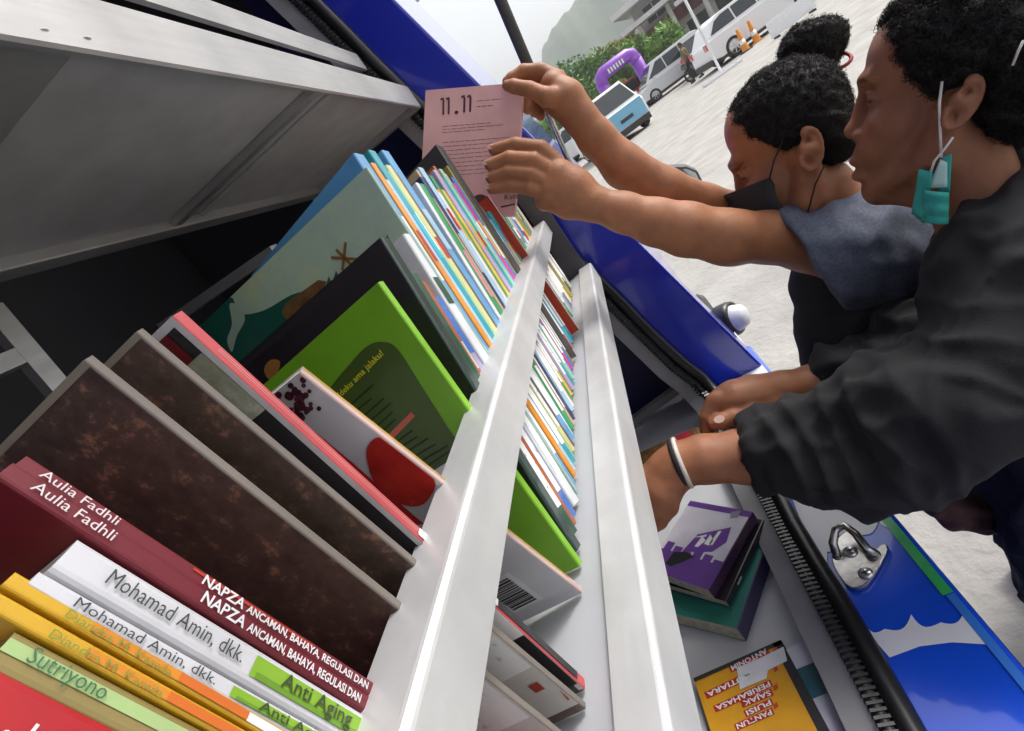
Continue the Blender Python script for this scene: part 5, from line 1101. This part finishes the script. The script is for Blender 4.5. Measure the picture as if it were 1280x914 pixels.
# banner pole on a white foot
q = far(208, 20.3); root = empty('banner_stand', q); tag(root, 'white banner pole standing on a flat white foot', 'banner stand')
mb = MB(); mb.tube([q + V(0, 0, .05), q + V(0, 0, 3.9)], .045, 12); keep(mb.build('pole', M_whited, None, smooth=True), root)
mb = MB(); mb.obox(q + V(0, 0, .04), (1, 0, 0), (0, 1, 0), (0, 0, 1), .62, .32, .04); keep(mb.build('foot', M_whited, None, bevel=.01), root)
q = far(322, 19.5); root = empty('barrier_board', q); tag(root, 'low white barrier board at the top right edge', 'barrier')
mb = MB(); mb.obox(q + V(0, 0, .30), (1, .2, 0), (-.2, 1, 0), (0, 0, 1), .75, .02, .24); keep(mb.build('board', M_whited, None, bevel=.004), root)
for s_ in (-.6, .6): mb = MB(); mb.box(q + V(s_ - .03, -.2 + s_ * .2, 0), q + V(s_ + .03, .2 + s_ * .2, .06)); keep(mb.build('foot', M_plast, None), root)
# walking man
def small_person(label, pos, yaw, shirt, trous, h=1.68):
    root = empty('person', pos); root.rotation_euler.z = yaw; tag(root, label, 'person')
    s = h / 1.7; Fp = Field(V(-.4, -.45, -.02), V(.45, .45, 1.78 * s), .018)
    c = lambda *a: V(*a) * s
    Fp.ell(c(.03, 0, 1.60), np.eye(3), V(.095, .075, .115) * s, .02); Fp.cone(c(.0, 0, 1.38), c(.02, 0, 1.52), .055 * s, .05 * s, .02)
    Fp.cone(c(0, -.12, 1.36), c(0, .12, 1.36), .075 * s, .075 * s, .03); Fp.cone(c(0, 0, 1.32), c(0, 0, 1.0), .13 * s, .12 * s, .05); Fp.cone(c(0, -.06, .95), c(0, .06, .95), .11 * s, .11 * s, .04)
    for sg, sw in ((1, .22), (-1, -.20)):
        Fp.cone(c(0, sg * .09, .92), c(sw * .6, sg * .09, .50), .085 * s, .06 * s, .03); Fp.cone(c(sw * .6, sg * .09, .50), c(sw * .8 - .05, sg * .09, .09), .058 * s, .042 * s, .02); Fp.cone(c(sw * .8 - .08, sg * .09, .05), c(sw * .8 + .1, sg * .09, .04), .045 * s, .038 * s, .02)
        Fp.cone(c(0, sg * .19, 1.36), c(-sw * .5, sg * .24, 1.08), .052 * s, .043 * s, .02); Fp.cone(c(-sw * .5, sg * .24, 1.08), c(-sw * .2 + .12, sg * .22, .86), .04 * s, .03 * s, .02); Fp.ell(c(-sw * .2 + .15, sg * .22, .82), np.eye(3), V(.035, .025, .05) * s, .01)
    v, f = Fp.mesh(); z = v[:, 2] / s; yy = np.abs(v[:, 1]) / s
    col = np.where((z < .98)[:, None], np.array(trous), np.array(shirt)); col = np.where((z < .075)[:, None], np.array((.02, .02, .02)), col); col = np.where((z > 1.46)[:, None], np.array((.16, .07, .04)), col); col = np.where(((z > 1.63) | ((z > 1.55) & (v[:, 0] < .0)))[:, None], np.array((.012, .01, .01)), col); col = np.where(((yy > .17) & (z < 1.15) & (z > .7))[:, None], np.array((.16, .07, .04)), col)
    me = bpy.data.meshes.new('body'); me.from_pydata(v.tolist(), [], f.tolist()); me.update(); me.polygons.foreach_set('use_smooth', [True] * len(me.polygons))
    a = me.color_attributes.new('tone', 'FLOAT_COLOR', 'POINT'); a.data.foreach_set('color', np.concatenate([col, np.ones((len(col), 1))], 1).ravel().astype(np.float32)); me.materials.append(M_cloth); o = link(bpy.data.objects.new('body', me)); o.parent = root
M_cloth = mat('far_clothing', (.2, .2, .2), .85, attr='tone', var=.2, vscale=9)
small_person('man in an ochre shirt and dark trousers walking before the white hatchback van', far(177, 26), 2.6, (.16, .12, .05), (.015, .015, .018))
# building with white canopy roof and maroon trim
M_mar = mat('maroon_wall', (.16, .03, .045), .7, var=.2, vscale=1); M_conc = mat('pale_render', (.55, .54, .52), .8, var=.12, vscale=1.5, bump=.2, bscale=10); M_win = mat('dark_window', (.03, .035, .04), .12, coat=.5); M_roofw = mat('white_roof', (.70, .70, .71), .5, var=.08, vscale=1)
b0 = far(140, 46); b1 = far(345, 43); bx = unit(b1 - b0); by = V(-bx[1], bx[0], 0)
bld = empty('building', b0); tag(bld, 'two storey building with white canopy roof, maroon trim and dark windows', 'building')
def bb(nm, u0, u1, v0, v1, z0, z1, m, **k):
    mb = MB(); mb.obox(b0 + bx * (u0 + u1) / 2 + by * (v0 + v1) / 2 + V(0, 0, (z0 + z1) / 2), bx, by, V(0, 0, 1), (u1 - u0) / 2, (v1 - v0) / 2, (z1 - z0) / 2); o = mb.build(nm, m, None, **k); keep(o, bld); return o
BL = np.linalg.norm(b1 - b0)
bb('wall', 0, BL, 0, 7, 0, 5.6, M_conc); bb('upper_trim', -.4, BL + .4, -1.0, -.02, 3.0, 3.75, M_mar); bb('roof', -.9, BL + .9, -2.6, 7.4, 5.6, 6.0, M_roofw); bb('canopy', -.7, 4.2, -3.0, -1.02, 4.35, 4.65, M_roofw); bb('canopy', 3.0, BL + .5, -2.9, -1.02, 3.76, 4.02, M_roofw)
for i in range(int(BL / 2.1) + 1):
    u = .3 + 2.1 * i; bb('column', u, u + .28, -2.2, -1.9, 0, 3.755 if u > 3 else 4.345, M_conc)
    if u + 1.9 < BL:
        bb('window', u + .5, u + 1.9, -.03, -.001, .9, 2.6, M_win); bb('window', u + .5, u + 1.9, -.03, -.001, 4.1, 5.2, M_win)
        bb('window_frame', u + 1.17, u + 1.23, -.06, -.031, .9, 2.6, M_roofw); bb('window_frame', u + 1.17, u + 1.23, -.06, -.031, 4.1, 5.2, M_roofw)
bb('parapet', -.5, 3.2, -1.6, -1.03, 3.0, 3.74, M_mar); bb('shutter', 5.2, 7.6, -.08, -.032, .0, 2.7, M_plast)
# trees
def leaf_mat(nm, c): return mat(nm, c, .6, var=.45, vscale=1.2, spec=.3)
M_bark = mat('bark', (.10, .07, .05), .9, var=.3, vscale=6)
def tree(label, base, h, rad, m, seed, n=2600):
    rg = np.random.default_rng(seed); root = empty('tree', base); tag(root, label, 'tree', 'trees in front of the hill')
    mb = MB(); top = base + V(0, 0, h * .6); mb.tube([base, base + V(.05, 0, h * .25), top], [.16, .12, .05], 8)
    for j in range(7):
        a = 6.28 * j / 7 + rg.uniform(0, .6); q = base + V(0, 0, h * rg.uniform(.25, .5)); mb.tube([q, q + V(math.cos(a) * rad * .35, math.sin(a) * rad * .35, h * .12), q + V(math.cos(a) * rad * .7, math.sin(a) * rad * .7, h * .3)], [.06, .04, .015], 6)
    keep(mb.build('trunk', M_bark, None, smooth=True), root)
    cl = [(V(rg.normal() * rad * .45, rg.normal() * rad * .45, h * rg.uniform(.35, .95)), rad * rg.uniform(.28, .52)) for _ in range(22)]
    vs_, fs = [], []
    for i in range(n):
        c, r = cl[rg.integers(len(cl))]; d = unit(rg.normal(size=3)); p = base + c + d * r * rg.uniform(.55, 1.05); p[2] = max(p[2], .2)
        a = unit(rg.normal(size=3)); b_ = unit(np.cross(a, rg.normal(size=3))); s_ = rg.uniform(.09, .22); o = len(vs_)
        vs_ += [p - a * s_ * 1.2, p + b_ * s_ * .6, p + a * s_ * 1.2 + d * .05, p - b_ * s_ * .6]; fs.append((o, o + 1, o + 2, o + 3))
    keep(mesh_obj('crown', vs_, fs, m), root)
g1 = leaf_mat('green_leaves', (.16, .30, .055)); g2 = leaf_mat('yellow_green_leaves', (.34, .37, .08)); g3 = leaf_mat('deep_green_leaves', (.11, .23, .055))
for i, (r, d, h, rd, m, lb) in enumerate(((30, 46, 4.6, 2.0, g1, 'round green tree at the left end of the tree row'), (52, 50, 5.6, 2.3, g3, 'tallest deep green tree behind the purple arch'), (76, 48, 5.0, 2.0, g1, 'mid green tree right behind the purple arch'), (100, 50, 4.6, 1.9, g2, 'yellowish tree between the arch and the building'), (122, 52, 4.4, 1.7, g2, 'yellowish tree touching the building corner'), (143, 38, 3.4, 1.5, g1, 'bright bushy tree standing in front of the building'), (-6, 52, 4.5, 2.2, g3, 'dark tree behind the raised hand'), (84, 42, 2.0, .8, g2, 'low shrub like tree inside the purple arch'))):
    tree(lb, far(r, d), h, rd, m, 50 + i)
# wooded hill
M_hill = mat('wooded_hill', (.05, .085, .04), .9, var=.5, vscale=.06, col2=(.085, .12, .06), detail=10)
xs = np.linspace(-90, 420, 90); ds = np.linspace(360, 620, 26); vs_ = []
for j, d in enumerate(ds):
    for i, r in enumerate(xs):
        p = far(r, d); ridge = np.interp(r, [-90, -40, 0, 22, 67, 95, 127, 200, 300, 420], [0, 14, 44, 64, 74, 79, 86, 104, 100, 84]); t = (d - 360) / 130
        z = ridge * (math.sin(min(t, 1) * math.pi / 2) ** 1.1 if t < 1 else max(0, 1 - ((t - 1) * .8) ** 2)); z += (1.5 * math.sin(r * .09 + .3 * j) + .8 * math.sin(r * .31 + .5 * j) + RNG.normal() * .35) * min(1, z / 15); vs_.append(V(p[0], p[1], z - .5))
nx_ = len(xs); hill = mesh_obj('hill', vs_, [(j * nx_ + i, j * nx_ + i + 1, (j + 1) * nx_ + i + 1, (j + 1) * nx_ + i) for j in range(len(ds) - 1) for i in range(nx_ - 1)], M_hill, None, True); tag(hill, kind='structure')
# haze: box of thin scattering air over the whole car park
hz = MB(); hz.box((-420, -60, -1), (520, 700, 130)); hzo = hz.build('haze', None); tag(hzo, kind='stuff')
mh = bpy.data.materials.new('haze_air'); mh.use_nodes = True; N, L = nodes_of(mh); N.remove(N['Principled BSDF']); pv = N.new('ShaderNodeVolumePrincipled'); pv.inputs['Color'].default_value = (.93, .96, 1, 1); pv.inputs['Density'].default_value = .0012; pv.inputs['Anisotropy'].default_value = .3
L.new(pv.outputs[0], N['Material Output'].inputs['Volume']); hzo.data.materials.append(mh)

# crumpled brown bag and the pale edged book wedged beside the hoodie
bag = empty('bag', at(1195, 640, .95)); tag(bag, 'crumpled brown bag hanging below the hoodie sleeve', 'bag')
Fb = Field(*box_of([cp(1130, 550, .80), cp(1270, 690, .92)], .05), .004)
limb(Fb, [(1160, 600, .85, 12), (1178, 624, .85, 20), (1200, 636, .85, 25), (1235, 636, .86, 26)], .012); limb(Fb, [(1200, 590, .86, 26), (1250, 600, .87, 30)], .012); limb(Fb, [(1212, 652, .85, 12), (1230, 660, .85, 8)], .008)
v, f = Fb.mesh(); v = fabric_folds(v, f, .005, 95, 77); skin_obj('bag_body', [(v, f)], mat('brown_woven_bag', (.13, .055, .04), .7, var=.4, vscale=60, bump=.5, bscale=220), bag)
strap([cp(1215, 585, .86), cp(1260, 480, .80), cp(1300, 380, .70)], .006, M_plast, 'strap', bag)
A, Bp, Cc = at(1229, 590, .83), at(1243, 668, .83), at(1290, 640, .86); u = unit(A - Bp); d = Cc - A; d = d - (d @ u) * u; t_ = np.cross(unit(d), u)
bk = Book('book', 'dark purple book with a pale edge beside the brown bag', Bp, u, np.linalg.norm(A - Bp), .14, .012, cm((.50, .46, .42)), cm((.05, .03, .06)), t=t_)
